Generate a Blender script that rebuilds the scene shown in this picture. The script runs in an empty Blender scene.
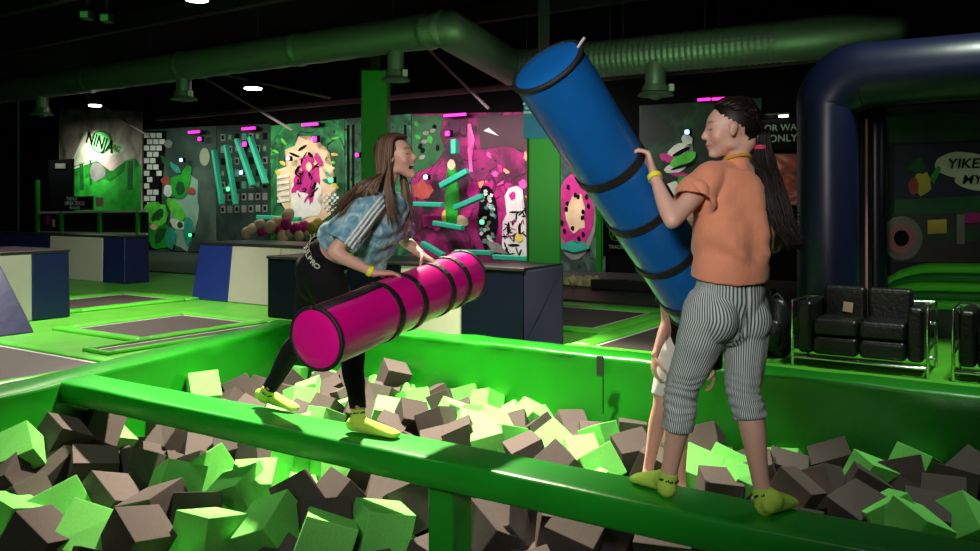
import bpy, bmesh, math, random
import numpy as np
from mathutils import Vector, Matrix, Euler, noise

S = bpy.context.scene
C = S.collection
R = random.Random(7)
PI = math.pi

# ------------------------------------------------------------------ camera, world, lights, exposure
H = 1.2                      # eye height above the padded deck (deck top is z = 0)
F = 849.0
cam = bpy.data.cameras.new('camera'); cam.sensor_width = 36; cam.lens = F / 980 * 36
cam.shift_y = -(275.5 - 205) / 980; cam.clip_start = .05; cam.clip_end = 100
co = bpy.data.objects.new('camera', cam); C.objects.link(co)
co.location = (0, 0, H); co.rotation_euler = (PI / 2, 0, 0); S.camera = co
S.view_settings.view_transform = 'Standard'; S.view_settings.look = 'None'
S.view_settings.exposure = 0.0; S.view_settings.gamma = 1; S.view_settings.use_curve_mapping = False

w = bpy.data.worlds.new('world'); S.world = w; w.use_nodes = True
w.node_tree.nodes['Background'].inputs[0].default_value = (.10, .16, .12, 1)
w.node_tree.nodes['Background'].inputs[1].default_value = .05

TH = math.radians(33.5)
U = Vector((math.cos(TH), -math.sin(TH), 0)); V = Vector((math.sin(TH), math.cos(TH), 0))
def uv(u, v, z=0.0): return U * u + V * v + Vector((0, 0, z))
def W(px, py, Z): return Vector(((px - 490) / F * Z, Z, H - (py - 205) / F * Z))   # a measured direction and distance
def onv(px, py, v):                                                               # where a sight line meets the plane v
    d = Vector(((px - 490) / F, 1, -(py - 205) / F)); t = v / d.dot(V)
    return Vector((0, 0, H)) + d * t

def area(name, loc, target, size, power, col, sy=None, spread=PI):
    l = bpy.data.lights.new(name, 'AREA'); l.energy = power; l.color = col; l.size = size
    if sy: l.shape = 'RECTANGLE'; l.size_y = sy
    l.spread = spread
    o = bpy.data.objects.new(name, l); C.objects.link(o); o.location = loc
    o.rotation_euler = (Vector(target) - Vector(loc)).to_track_quat('-Z', 'Y').to_euler(); return o
def spot(name, loc, target, power, col, ang=70, blend=.6, rad=.15):
    l = bpy.data.lights.new(name, 'SPOT'); l.energy = power; l.color = col; l.spot_size = math.radians(ang)
    l.spot_blend = blend; l.shadow_soft_size = rad
    o = bpy.data.objects.new(name, l); C.objects.link(o); o.location = loc
    o.rotation_euler = (Vector(target) - Vector(loc)).to_track_quat('-Z', 'Y').to_euler(); return o

WARM = (1, .90, .76)
spot('pit_spotlight', (-.9, 7.3, 4.25), (-.75, 6.2, -.4), 7000, (1, .9, .68), 66, .8, .10)
spot('deck_spotlight', (-4.6, 9.6, 4.25), (-4.4, 8.6, 0), 1300, WARM, 90, .8, .12)
spot('left_spotlight', (-3.6, 4.6, 4.2), (-3.2, 6.0, -.3), 260, (.9, 1, .8), 95, .9, .2)
spot('right_spotlight', (3.4, 5.6, 4.2), (2.7, 6.5, -.1), 620, (.85, 1, .8), 95, .9, .2)
spot('block_spotlight', (-4.0, 4.2, 4.2), (-5.6, 9.9, .2), 1300, (1, .96, .88), 54, .9, .15)
spot('front_fill', (-1.0, -1.0, 2.5), (.0, 4.0, 1.25), 720, (1, .94, .86), 47, 1.0, .35)  # unseen fill spot added behind the camera to light the girls
area('overhead_front_fill', (-.8, .2, 4.3), (-.3, 3.5, 0), 1.5, 26, (.95, 1, .92))  # soft unseen fill added above the camera for the near side
area('green_wash_centre', (1.5, 9.5, 1.9), (1.0, 13.0, 3.9), 1.5, 26, (.5, 1, .42))
area('green_wash_left', (-5.0, 9.8, 1.9), (-6.0, 13.0, 3.9), 1.5, 24, (.35, 1, .3))
def wash(n, u, wd, pw, col): area(n, uv(u, 12.3, 3.05), uv(u, 14, 1.3), wd, pw, col, .3, math.radians(130))  # unseen area lights added to brighten the murals
wash('mural_wash_skyline', -22.6, 3, 18, (.8, 1, .8))
wash('mural_wash_leaf', -18.2, 4, 32, (.85, 1, .85))
wash('mural_wash_burst', -14.4, 3, 55, (1, .95, .85))
wash('mural_wash_magenta', -10.0, 4, 85, (1, .85, .9))
wash('mural_wash_ball', -7.3, 1.5, 40, (1, .9, .85))
wash('mural_wash_dark', -4.6, 2, 5, (.8, 1, .8))
area('inflatable_inner_light', uv(1.2, 8.2, 2.1), uv(1.2, 9.6, .8), 1.5, 9, (.9, 1, .8))
area('beam_magenta_wash', uv(-10, 12.6, 2.9), uv(-10, 13.4, 3.6), 6, 6, (1, .25, .45), .2)
spot('logo_spot', uv(-22.8, 12.9, 3.2), uv(-22.8, 14, 2.4), 260, (1, .95, .9), 90, .9, .05)

# ------------------------------------------------------------------ materials
def mat(name, col, rough=.6, metal=0, spec=.5, nscale=0, namt=0, bump=0, bscale=None, emit=0, col2=None, sheen=0, sss=0, rnd=0, detail=4, coat=0):
    m = bpy.data.materials.new(name); m.use_nodes = True; nt = m.node_tree; N = nt.nodes; L = nt.links
    b = N['Principled BSDF']; b.inputs['Base Color'].default_value = (*col, 1)
    b.inputs['Roughness'].default_value = rough; b.inputs['Metallic'].default_value = metal
    b.inputs['Specular IOR Level'].default_value = spec
    if coat: b.inputs['Coat Weight'].default_value = coat; b.inputs['Coat Roughness'].default_value = .2
    if sheen: b.inputs['Sheen Weight'].default_value = sheen
    if sss: b.inputs['Subsurface Weight'].default_value = sss; b.inputs['Subsurface Radius'].default_value = (.02, .008, .004); b.inputs['Subsurface Scale'].default_value = .5
    if emit: b.inputs['Emission Color'].default_value = (*col, 1); b.inputs['Emission Strength'].default_value = emit
    tc = N.new('ShaderNodeTexCoord'); out = None
    if nscale:
        n = N.new('ShaderNodeTexNoise'); n.inputs['Scale'].default_value = nscale; n.inputs['Detail'].default_value = detail
        L.new(tc.outputs['Object'], n.inputs['Vector'])
        r = N.new('ShaderNodeValToRGB'); r.color_ramp.elements[0].position = .5 - .2; r.color_ramp.elements[1].position = .5 + .2
        c2 = col2 or tuple(c * (1 - namt) for c in col)
        r.color_ramp.elements[0].color = (*c2, 1); r.color_ramp.elements[1].color = (*col, 1)
        L.new(n.outputs['Fac'], r.inputs['Fac']); out = r.outputs['Color']; L.new(out, b.inputs['Base Color'])
    if rnd:
        oi = N.new('ShaderNodeObjectInfo'); hv = N.new('ShaderNodeHueSaturation')
        mp = N.new('ShaderNodeMapRange'); mp.inputs['To Min'].default_value = 1 - rnd; mp.inputs['To Max'].default_value = 1 + rnd
        L.new(oi.outputs['Random'], mp.inputs['Value']); L.new(mp.outputs['Result'], hv.inputs['Value'])
        if out: L.new(out, hv.inputs['Color'])
        else: hv.inputs['Color'].default_value = (*col, 1)
        L.new(hv.outputs['Color'], b.inputs['Base Color'])
    if bump:
        n2 = N.new('ShaderNodeTexNoise'); n2.inputs['Scale'].default_value = bscale or 30; n2.inputs['Detail'].default_value = 5
        L.new(tc.outputs['Object'], n2.inputs['Vector'])
        bp = N.new('ShaderNodeBump'); bp.inputs['Strength'].default_value = bump; bp.inputs['Distance'].default_value = .02
        L.new(n2.outputs['Fac'], bp.inputs['Height']); L.new(bp.outputs['Normal'], b.inputs['Normal'])
    return m

M = {}
M['vinyl'] = mat('green_vinyl', (.004, .20, .004), .36, bump=.25, bscale=5, nscale=2, namt=.15)
M['vinyl_beam'] = mat('green_beam_vinyl', (.008, .29, .014), .33, bump=.15, bscale=8, nscale=3, namt=.15)
M['pad'] = mat('lime_pad_vinyl', (.10, .62, .035), .38, bump=.3, bscale=7, nscale=4, namt=.15)
M['deck'] = mat('deck_green', (.10, .48, .03), .45, bump=.2, bscale=9, nscale=3, namt=.2)
M['bed'] = mat('trampoline_mesh', (.075, .058, .055), .6, nscale=300, namt=.3, bump=.2, bscale=200)
M['white_band'] = mat('white_webbing', (.6, .6, .55), .6)
M['navy'] = mat('navy_vinyl', (.010, .016, .085), .38, bump=.12, bscale=6)
M['navy_dark'] = mat('dark_navy_vinyl', (.0015, .003, .014), .5, spec=.15, bump=.1, bscale=6)
M['blue_block'] = mat('blue_vinyl', (.014, .03, .22), .4, bump=.12, bscale=6)
M['cream_panel'] = mat('cream_vinyl', (.52, .48, .42), .45, bump=.12, bscale=6, nscale=2, namt=.1)
M['black_top'] = mat('black_vinyl_top', (.02, .015, .02), .35, bump=.1, bscale=6)
M['foam_green'] = mat('green_foam', (.20, .70, .14), .95, spec=.1, nscale=25, namt=.12, bump=.25, bscale=120, rnd=.12)
M['foam_grey'] = mat('grey_foam', (.088, .071, .068), .95, spec=.1, nscale=25, namt=.15, bump=.25, bscale=120, rnd=.25)
M['black'] = mat('matte_black', (.003, .003, .004), .9, spec=.05)
M['dark'] = mat('dark_paint', (.003, .003, .003), .95, spec=.05, bump=.2, bscale=10)
M['floor'] = mat('dark_rubber_floor', (.03, .026, .026), .5, bump=.2, bscale=20, nscale=3, namt=.4)
M['steel'] = mat('painted_steel', (.02, .018, .018), .5, .3)
M['chrome'] = mat('chrome_tube', (.7, .7, .68), .15, 1)
M['duct'] = mat('galvanised_duct', (.26, .34, .27), .5, .6, bump=.1, bscale=12)
M['leather'] = mat('black_leather', (.006, .006, .006), .35, bump=.2, bscale=40)
M['white'] = mat('white_paint', (.8, .8, .76), .6)
M['column'] = mat('green_column_pad', (.014, .40, .014), .45, bump=.1, bscale=4)
M['teal'] = mat('teal_foam', (.02, .42, .25), .5)
M['blue_roll'] = mat('blue_pvc', (.006, .13, .46), .34, bump=.15, bscale=9, nscale=3, namt=.12, coat=.15)
M['pink_roll'] = mat('pink_pvc', (.85, .003, .30), .3, bump=.12, bscale=9, nscale=3, namt=.1, coat=.15)
M['strap'] = mat('black_webbing', (.012, .012, .013), .55, bump=.3, bscale=200)
M['zip'] = mat('metal_zip', (.5, .5, .5), .3, .9)
M['led_pink'] = mat('pink_led', (1, .02, .45), emit=2.2)
M['led_blue'] = mat('blue_led', (.25, .5, 1), emit=4)
M['led_green'] = mat('green_led', (.1, 1, .3), emit=1.6)
M['lamp'] = mat('lamp_glow', (1, .95, .85), emit=16)
M['band_yellow'] = mat('yellow_wristband', (.85, .85, .03), .4)

# ------------------------------------------------------------------ object helpers
ORG = {}
def link(name, me, m=None, parent=None):
    o = bpy.data.objects.new(name, me)
    if m is not None and not me.materials: me.materials.append(m)
    C.objects.link(o)
    if parent is not None:
        org = ORG.get(parent.name, Vector())
        me.transform(Matrix.Translation(-org)); o.parent = parent; ORG[o.name] = org
    return o
def place(o):                                         # move a top-level mesh's origin to its base centre
    me = o.data; n = len(me.vertices); a = np.empty(n * 3, 'f'); me.vertices.foreach_get('co', a); a = a.reshape(-1, 3)
    c = (a.min(0) + a.max(0)) / 2; c[2] = a[:, 2].min(); v = Vector([float(k) for k in c])
    me.transform(Matrix.Translation(-v)); o.location = v; ORG[o.name] = v; return o
def tag(o, label, cat=None, group=None):
    o['label'] = label
    if cat: o['category'] = cat
    if group: o['group'] = group
    return o
def thing(name, loc, label, cat, group=None):
    o = bpy.data.objects.new(name, None); C.objects.link(o); o.location = loc; o.empty_display_size = .1
    ORG[o.name] = Vector(loc); return tag(o, label, cat, group)
def struct(o): o['kind'] = 'structure'; return o
def mesh(bm, name='m', smooth=False):
    bmesh.ops.recalc_face_normals(bm, faces=bm.faces)
    me = bpy.data.meshes.new(name); bm.to_mesh(me); bm.free()
    if smooth:
        me.polygons.foreach_set('use_smooth', [True] * len(me.polygons))
    return me
def ob(name, bm, m, parent=None, smooth=False, bevel=0, seg=2, angle=40):
    o = link(name, mesh(bm, name, smooth), m, parent)
    if smooth and bevel == 0:
        pass
    if bevel:
        b = o.modifiers.new('bevel', 'BEVEL'); b.width = bevel; b.segments = seg; b.limit_method = 'ANGLE'; b.angle_limit = math.radians(angle)
        o.data.polygons.foreach_set('use_smooth', [True] * len(o.data.polygons))
        b.harden_normals = True
    return o
def box_uv(u0, u1, v0, v1, z0, z1, bm=None, inset=0, du=0):
    bm = bm or bmesh.new()
    a = [uv(u, v, z0) for u, v in ((u0, v0), (u1, v0), (u1, v1), (u0, v1))]
    b = [uv(u, v, z1) for u, v in ((u0 + inset, v0 + inset), (u1 - inset, v0 + inset), (u1 - inset, v1 - inset), (u0 + inset, v1 - inset))]
    vs = [bm.verts.new(p) for p in a + b]
    for f in ((3, 2, 1, 0), (4, 5, 6, 7), (0, 1, 5, 4), (1, 2, 6, 5), (2, 3, 7, 6), (3, 0, 4, 7)): bm.faces.new([vs[i] for i in f])
    return bm
def prism(pts, z0, z1, bm=None):
    bm = bm or bmesh.new(); n = len(pts)
    lo = [bm.verts.new((p[0], p[1], z0)) for p in pts]; hi = [bm.verts.new((p[0], p[1], z1)) for p in pts]
    bm.faces.new(lo[::-1]); bm.faces.new(hi)
    for i in range(n): bm.faces.new((lo[i], lo[(i + 1) % n], hi[(i + 1) % n], hi[i]))
    return bm
def slab(p0, p1, thick, z0, z1, outward, bm=None):     # a vertical slab from p0 to p1, thickened to the outward side
    o = Vector(outward).normalized() * thick
    return prism([p0, p1, p1 + o, p0 + o], z0, z1, bm)
def catmull(P, k):
    P = [Vector(p) for p in P]
    if len(P) == 1: return P
    E = [P[0] * 2 - P[1]] + P + [P[-1] * 2 - P[-2]]; out = []
    for i in range(1, len(E) - 2):
        a, b, c, d = E[i - 1:i + 3]
        for j in range(k):
            t = j / k
            out.append(.5 * ((2 * b) + (c - a) * t + (2 * a - 5 * b + 4 * c - d) * t * t + (3 * b - a - 3 * c + d) * t ** 3))
    out.append(P[-1]); return out
def tube(bm, pts, rad, side=None, n=14, k=4, caps=True, hollow=0, wall=.012):
    # swept elliptical tube; rad: number or (a, b); side: vector (or list) giving the a-axis
    R2 = [Vector((r, r, 0)) if not isinstance(r, (tuple, list)) else Vector((r[0], r[1], 0)) for r in rad]
    sd = side if isinstance(side, list) else [side] * len(pts)
    if sd[0] is None:
        t = (Vector(pts[-1]) - Vector(pts[0])).normalized(); s = Vector((1, 0, 0)) if abs(t.x) < .8 else Vector((0, 1, 0)); sd = [s] * len(pts)
    P = catmull(pts, k); RR = catmull(R2, k); SS = catmull(sd, k)
    n_ = len(P); rings = []
    fr = []
    for i in range(n_):
        t = (P[min(i + 1, n_ - 1)] - P[max(i - 1, 0)]).normalized()
        s = SS[i] - t * SS[i].dot(t); s.normalize(); fr.append((t, s, t.cross(s)))
    seq = [(P[i], fr[i], RR[i].x, RR[i].y) for i in range(n_)]
    if caps:
        pre = []; post = []
        for q in (85, 60, 30):
            c, s_ = math.cos(math.radians(q)), math.sin(math.radians(q))
            m0 = min(RR[0].x, RR[0].y); pre.append((P[0] - fr[0][0] * m0 * s_, fr[0], RR[0].x * c, RR[0].y * c))
        if hollow:
            r = RR[-1]
            a, b = max(r.x - wall, .004), max(r.y - wall, .004)
            post = [(P[-1] + fr[-1][0] * .001, fr[-1], a, b)]
            for q in range(1, 4): post.append((P[-1] - fr[-1][0] * hollow * q / 3, fr[-1], a, b))
            post.append((P[-1] - fr[-1][0] * hollow, fr[-1], a * .05, b * .05))
        else:
            for q in (30, 60, 85):
                c, s_ = math.cos(math.radians(q)), math.sin(math.radians(q))
                m1 = min(RR[-1].x, RR[-1].y); post.append((P[-1] + fr[-1][0] * m1 * s_, fr[-1], RR[-1].x * c, RR[-1].y * c))
        seq = pre + seq + post
    for p, (t, s, q), a, b in seq:
        rings.append([bm.verts.new(p + s * (a * math.cos(2 * PI * j / n)) + q * (b * math.sin(2 * PI * j / n))) for j in range(n)])
    for i in range(len(rings) - 1):
        for j in range(n):
            bm.faces.new((rings[i][j], rings[i][(j + 1) % n], rings[i + 1][(j + 1) % n], rings[i + 1][j]))
    bm.faces.new(rings[0][::-1]); bm.faces.new(rings[-1])
    return bm
def ell(bm, c, r, rot=None, seg=20, ring=12):
    g = bmesh.ops.create_uvsphere(bm, u_segments=seg, v_segments=ring, radius=1)
    mx = Matrix.Translation(Vector(c)) @ (rot.to_4x4() if rot is not None else Matrix()) @ Matrix.Diagonal((*r, 1))
    bmesh.ops.transform(bm, matrix=mx, verts=g['verts']); return bm
def rbox(bm, c, size, rot=None):
    g = bmesh.ops.create_cube(bm, size=1)
    mx = Matrix.Translation(Vector(c)) @ (rot.to_4x4() if rot is not None else Matrix()) @ Matrix.Diagonal((*size, 1))
    bmesh.ops.transform(bm, matrix=mx, verts=g['verts']); return bm
RUV = Matrix((U, V, Vector((0, 0, 1)))).transposed()      # box axes along u, v, z
def poly(name, pts, n, thick, m, parent, off=.0):          # flat outline with thickness along n
    bm = bmesh.new(); n = Vector(n)
    a = [bm.verts.new(p + n * off) for p in pts]; b = [bm.verts.new(p + n * (off + thick)) for p in pts]
    bm.faces.new(a[::-1]); bm.faces.new(b)
    for i in range(len(a)): bm.faces.new((a[i], a[(i + 1) % len(a)], b[(i + 1) % len(a)], b[i]))
    bmesh.ops.triangulate(bm, faces=[f for f in bm.faces if len(f.verts) > 4])
    return ob(name, bm, m, parent)
def text(name, s, loc, xdir, up, size, m, parent, ext=.002, shear=0, spacing=1, align='CENTER'):
    cu = bpy.data.curves.new(name, 'FONT'); cu.body = s; cu.size = size; cu.extrude = ext; cu.align_x = align; cu.align_y = 'CENTER'; cu.shear = shear; cu.space_character = spacing; cu.offset = size * .012
    t = bpy.data.objects.new('tmp', cu); C.objects.link(t)
    me = bpy.data.meshes.new_from_object(t.evaluated_get(bpy.context.evaluated_depsgraph_get()))
    bpy.data.objects.remove(t)
    x = Vector(xdir).normalized(); y = Vector(up).normalized(); z = x.cross(y)
    me.transform(Matrix.Translation(Vector(loc)) @ Matrix((x, y, z)).transposed().to_4x4())
    me.materials.clear()
    return link(name, me, m, parent)

# ------------------------------------------------------------------ the room
struct(ob('floor', box_uv(-28, 9, -6, 15, -1.35, -1.2), M['floor']))
struct(ob('floor_back', box_uv(-26.9, 8, 9.7, 14.04, -1.2, -.02), M['floor']))
struct(ob('ceiling', box_uv(-28, 9, -6, 15, 4.6, 4.75), M['black']))
struct(ob('wall_back', box_uv(-27, 9, 14.05, 14.25, -.02, 4.6), M['dark']))
struct(ob('wall_left', box_uv(-27.2, -27, -4, 14, -1.2, 4.6), M['black']))
struct(ob('wall_right', box_uv(8, 8.2, -8, 14, -1.2, 4.6), M['black']))
struct(ob('wall_near', box_uv(-27, 8, -5.2, -5, -1.2, 4.6), M['black']))

# pit corners in (u, v)
A = (-5.7, 3.3); B = (-6.5, 6.2)
def lw(v): return A[0] + (B[0] - A[0]) * (v - A[1]) / (B[1] - A[1])
VF = 6.2; VN = .9; UR = 4.6
deck_l = [uv(-19, VN), uv(lw(VN), VN), uv(lw(VF), VF), uv(-19, VF)]
struct(ob('floor_deck_left', prism(deck_l, -1.2, -.045), M['deck']))
struct(ob('floor_deck_far', prism([uv(-19, VF), uv(7, VF), uv(7, 9.7), uv(-19, 9.7)], -1.2, -.045), M['deck']))
struct(ob('floor_deck_near', prism([uv(-19, -3), uv(7, -3), uv(7, VN), uv(-19, VN)], -1.2, -.45), M['deck']))
struct(ob('floor_deck_right', prism([uv(UR, VN), uv(7, VN), uv(7, VF), uv(UR, VF)], -1.2, -.045), M['deck']))

def pad_wall(name, p0, p1, z0, z1, inward, thick=.1, seg=40, label=None):
    # upholstered pit wall: a soft bulging sheet on the inner side with a rounded cap
    inn = Vector(inward).normalized(); bm = bmesh.new(); L = (p1 - p0).length; n = seg
    prof = []
    for k in range(15): prof.append((thick * (.55 + .45 * math.sin(PI * k / 14)), z0 + (z1 - .04 - z0) * k / 14))
    prof += [(thick * .52, z1 - .015), (thick * .25, z1), (-.22, z1 + .004), (-.26, z1 - .04), (-.26, z0)]
    rings = []
    for i in range(n + 1):
        t = i / n; p = p0.lerp(p1, t); ring = []
        for j, (o, z) in enumerate(prof):
            q = p + inn * o + Vector((0, 0, z - p.z))
            if j < 15:
                q += inn * .035 * noise.noise(Vector((t * L * .9, z * 2.4, 3.1))) + inn * .015 * noise.noise(Vector((t * L * 4, z * 3, 7)))
            elif j < 18: q.z += .012 * noise.noise(Vector((t * L * 3, o * 5, 1)))
            ring.append(bm.verts.new(q))
        rings.append(ring)
    for i in range(n):
        for j in range(len(prof)):
            k = (j + 1) % len(prof); bm.faces.new((rings[i][j], rings[i + 1][j], rings[i + 1][k], rings[i][k]))
    bm.faces.new(rings[0]); bm.faces.new(rings[-1][::-1])
    return struct(ob(name, bm, M['vinyl'], smooth=True))
wl_in = Vector((.0, 0, 0)) + U * 1 + V * .25
pad_wall('wall_pit_far', uv(B[0] - .05, VF), uv(UR, VF), -1.2, 0, -V, seg=110)
pad_wall('wall_pit_left', uv(lw(VN), VN), uv(*B), -1.2, 0, wl_in, seg=60)
pad_wall('wall_pit_near', uv(lw(VN), VN), uv(UR, VN), -1.2, -.4, V, seg=60)
pad_wall('wall_pit_right', uv(UR, VN), uv(UR, VF), -1.2, 0, -U, seg=50)

# black strap on the far wall
t = ob('strap', rbox(bmesh.new(), onv(600, 366, VF - .115), (.06, .012, .16), RUV), M['strap'], bevel=.004)
tag(place(t), 'short black strap hanging over the joint of the far pit wall', 'strap')
t = ob('wall_seam', rbox(bmesh.new(), onv(603, 392, VF - .125), (.006, .012, .34), RUV), M['strap']); t['kind'] = 'structure'; t.name = 'trim_1'

# ------------------------------------------------------------------ balance beam across the pit
VB = 3.35
beam = thing('balance_beam', uv(-1, VB, -.16), 'long green padded balance beam crossing the foam pit that both girls stand on', 'beam')
bm = bmesh.new(); n = 90; rings = []
for i in range(n + 1):
    u_ = lw(VB) - .02 + (UR - lw(VB)) * i / n
    ring = []
    for k in range(20):
        a = 2 * PI * k / 20; c, s = math.cos(a), math.sin(a); e = .24
        x = .150 * math.copysign(abs(c) ** e, c); z = .074 * math.copysign(abs(s) ** e, s)
        wob = .006 * noise.noise(Vector((u_ * 2.2, x * 7, z * 9)))
        ring.append(bm.verts.new(uv(u_, VB + x + wob, -.076 + z + wob * .5)))
    rings.append(ring)
for i in range(n):
    for k in range(20): bm.faces.new((rings[i][k], rings[i][(k + 1) % 20], rings[i + 1][(k + 1) % 20], rings[i + 1][k]))
bm.faces.new(rings[0]); bm.faces.new(rings[-1][::-1])
ob('padded_rail', bm, M['vinyl_beam'], beam, smooth=True)
for u_ in (-2.45, 1.9):
    ob('support_post', box_uv(u_ - .075, u_ + .075, VB - .085, VB + .085, -1.19, -.15), M['vinyl_beam'], beam, bevel=.015)

# ------------------------------------------------------------------ trampolines on the deck
def trampoline(u0, u1, v0, v1, label, w=.24):
    t = thing('trampoline', uv((u0 + u1) / 2, (v0 + v1) / 2, -.045), label, 'trampoline', 'trampolines set in the deck')
    ob('bed', box_uv(u0, u1, v0, v1, -.044, -.034), M['bed'], t)
    bm = bmesh.new(); e = .03
    for a in ((u0, u1, v0 + .01, v0 + .01 + e), (u0, u1, v1 - .01 - e, v1 - .01), (u0 + .01, u0 + .01 + e, v0, v1), (u1 - .01 - e, u1 - .01, v0, v1)):
        box_uv(*a, -.036, -.031, bm)
    ob('edge_webbing', bm, M['white_band'], t)
    for a, ax in (((u0 - w, u1 + w, v0 - w, v0), 0), ((u0 - w, u1 + w, v1, v1 + w), 0), ((u0 - w, u0, v0, v1), 1), ((u1, u1 + w, v0, v1), 1)):
        bm = bmesh.new(); nn = 26; rings = []
        for i in range(nn + 1):
            ring = []
            for k in range(9):
                th = PI * k / 8; s = (1 - math.cos(th)) / 2; hgt = .034 * math.sin(th) ** .45 if 0 < k < 8 else 0
                if ax == 0: uu = a[0] + (a[1] - a[0]) * i / nn; vv = a[2] + (a[3] - a[2]) * s
                else: vv = a[2] + (a[3] - a[2]) * i / nn; uu = a[0] + (a[1] - a[0]) * s
                hgt *= 1 + .25 * noise.noise(Vector((uu * 5, vv * 5, 2)))
                ring.append(bm.verts.new(uv(uu, vv, -.045 + hgt)))
            rings.append(ring)
        for i in range(nn):
            for k in range(9): bm.faces.new((rings[i][k], rings[i + 1][k], rings[i + 1][(k + 1) % 9], rings[i][(k + 1) % 9]))
        bm.faces.new(rings[0]); bm.faces.new(rings[-1][::-1])
        ob('frame_pad', bm, M['pad'], t, smooth=True)
trampoline(-7.9, -6.08, 1.9, 3.85, 'trampoline at the far left edge, closest to the pit corner', .13)
trampoline(-8.14, -7.02, 4.77, 6.05, 'square trampoline with pale edging in the middle of the left deck', .14)
trampoline(-10.7, -9.6, 5.6, 7.0, 'trampoline farthest back on the left deck, beside the navy wedge')
trampoline(-6.82, -6.55, 4.15, 6.1, 'narrow dark trampoline strip right beside the left pit wall', .05)
trampoline(-5.1, -3.8, 7.6, 9.1, 'trampoline behind the dark navy block, left of the diagonal green pad')
trampoline(-3.35, -2.3, 6.65, 9.1, 'trampoline behind the striped trousers, right of the diagonal green pad')

# ------------------------------------------------------------------ upholstered blocks
def block(name, label, u0, u1, v0, v1, h, cuts, face='v', group=None, inset=.08, top='black_top'):
    # cuts: list of (start, end, material) along the long axis; each is its own panel section
    t = thing(name, uv((u0 + u1) / 2, (v0 + v1) / 2, -.045), label, 'padded block', group)
    for i, (a, b, m) in enumerate(cuts):
        ia = inset if i == 0 else 0; ib = inset if i == len(cuts) - 1 else 0
        bm = bmesh.new(); z0, z1 = -.045, h - .02
        if face == 'v':
            lo = [(a, v0), (b, v0), (b, v1), (a, v1)]; hi = [(a + ia, v0 + inset), (b - ib, v0 + inset), (b - ib, v1 - inset), (a + ia, v1 - inset)]
        else:
            lo = [(u0, a), (u1, a), (u1, b), (u0, b)]; hi = [(u0 + inset, a + ia), (u1 - inset, a + ia), (u1 - inset, b - ib), (u0 + inset, b - ib)]
        vs = [bm.verts.new(uv(*p, z0)) for p in lo] + [bm.verts.new(uv(*p, z1)) for p in hi]
        for f in ((3, 2, 1, 0), (4, 5, 6, 7), (0, 1, 5, 4), (1, 2, 6, 5), (2, 3, 7, 6), (3, 0, 4, 7)): bm.faces.new([vs[i] for i in f])
        ob('side_panel', bm, M[m], t, bevel=.02, seg=3)
    ob('top_cover', box_uv(u0 + inset - .01, u1 - inset + .01, v0 + inset - .01, v1 - inset + .01, h - .025, h + .01), M[top], t, bevel=.012)
    return t
block('padded_block', 'blue and cream padded block behind the square trampoline', -9.52, -6.95, 7.2, 8.2, .70, [(-9.52, -8.8, 'blue_block'), (-8.8, -7.9, 'cream_panel'), (-7.9, -6.95, 'cream_panel')])
block('padded_block', 'navy and grey padded block at the left edge of the photo', -10.3, -9.1, 3.3, 5.3, .70, [(3.3, 4.88, 'cream_panel'), (4.88, 5.3, 'navy')], face='u', inset=.01)
block('padded_block', 'cream and navy padded block farthest back on the left', -16.5, -12.15, 7.95, 8.4, .70, [(-16.5, -14.3, 'navy'), (-14.3, -12.75, 'cream_panel'), (-12.75, -12.15, 'navy')], inset=.01)
t = block('padded_block', 'dark navy padded block on the pit edge behind the pink roll', -7.25, -3.93, VF + .28, 7.18, .63, [(-7.25, -5.35, 'navy_dark'), (-5.35, -4.62, 'cream_panel'), (-4.62, -3.93, 'navy_dark')], inset=.0)
def cn(px, v, z):
    q = onv(px, 205, v); return Vector((q.x, q.y, z))
e = [uv(-3.93, VF + .28, -.045), cn(563, VF + .28, -.045), cn(563, 7.18, -.045), uv(-3.93, 7.18, -.045), uv(-3.93, VF + .28, .61), cn(563, VF + .6, .64), cn(563, 7.18, .64), uv(-3.93, 7.18, .61)]
bm = bmesh.new(); e = [bm.verts.new(p) for p in e]
for f in ((3, 2, 1, 0), (4, 5, 6, 7), (0, 1, 5, 4), (1, 2, 6, 5), (2, 3, 7, 6), (3, 0, 4, 7)): bm.faces.new([e[i] for i in f])
ob('end_wedge', bm, M['navy_dark'], t, bevel=.012)
# wedge leaning on the left block
bm = bmesh.new(); vs = [bm.verts.new(uv(*p)) for p in ((-8.28, 2.9, -.045), (-8.28, 4.46, -.045), (-9.05, 4.46, -.045), (-9.05, 2.9, -.045), (-9.0, 2.9, .66), (-9.0, 4.46, .66))]
for f in ((0, 1, 2, 3), (0, 4, 5, 1), (3, 2, 5, 4), (1, 5, 2), (0, 3, 4)): bm.faces.new([vs[i] for i in f])
tag(place(ob('padded_wedge', bm, mat('wedge_navy', (.008, .013, .06), .45, spec=.25, bump=.3, bscale=5), bevel=.015)), 'shiny navy sloping wedge leaning on the grey block at the left edge', 'padded wedge')

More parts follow.
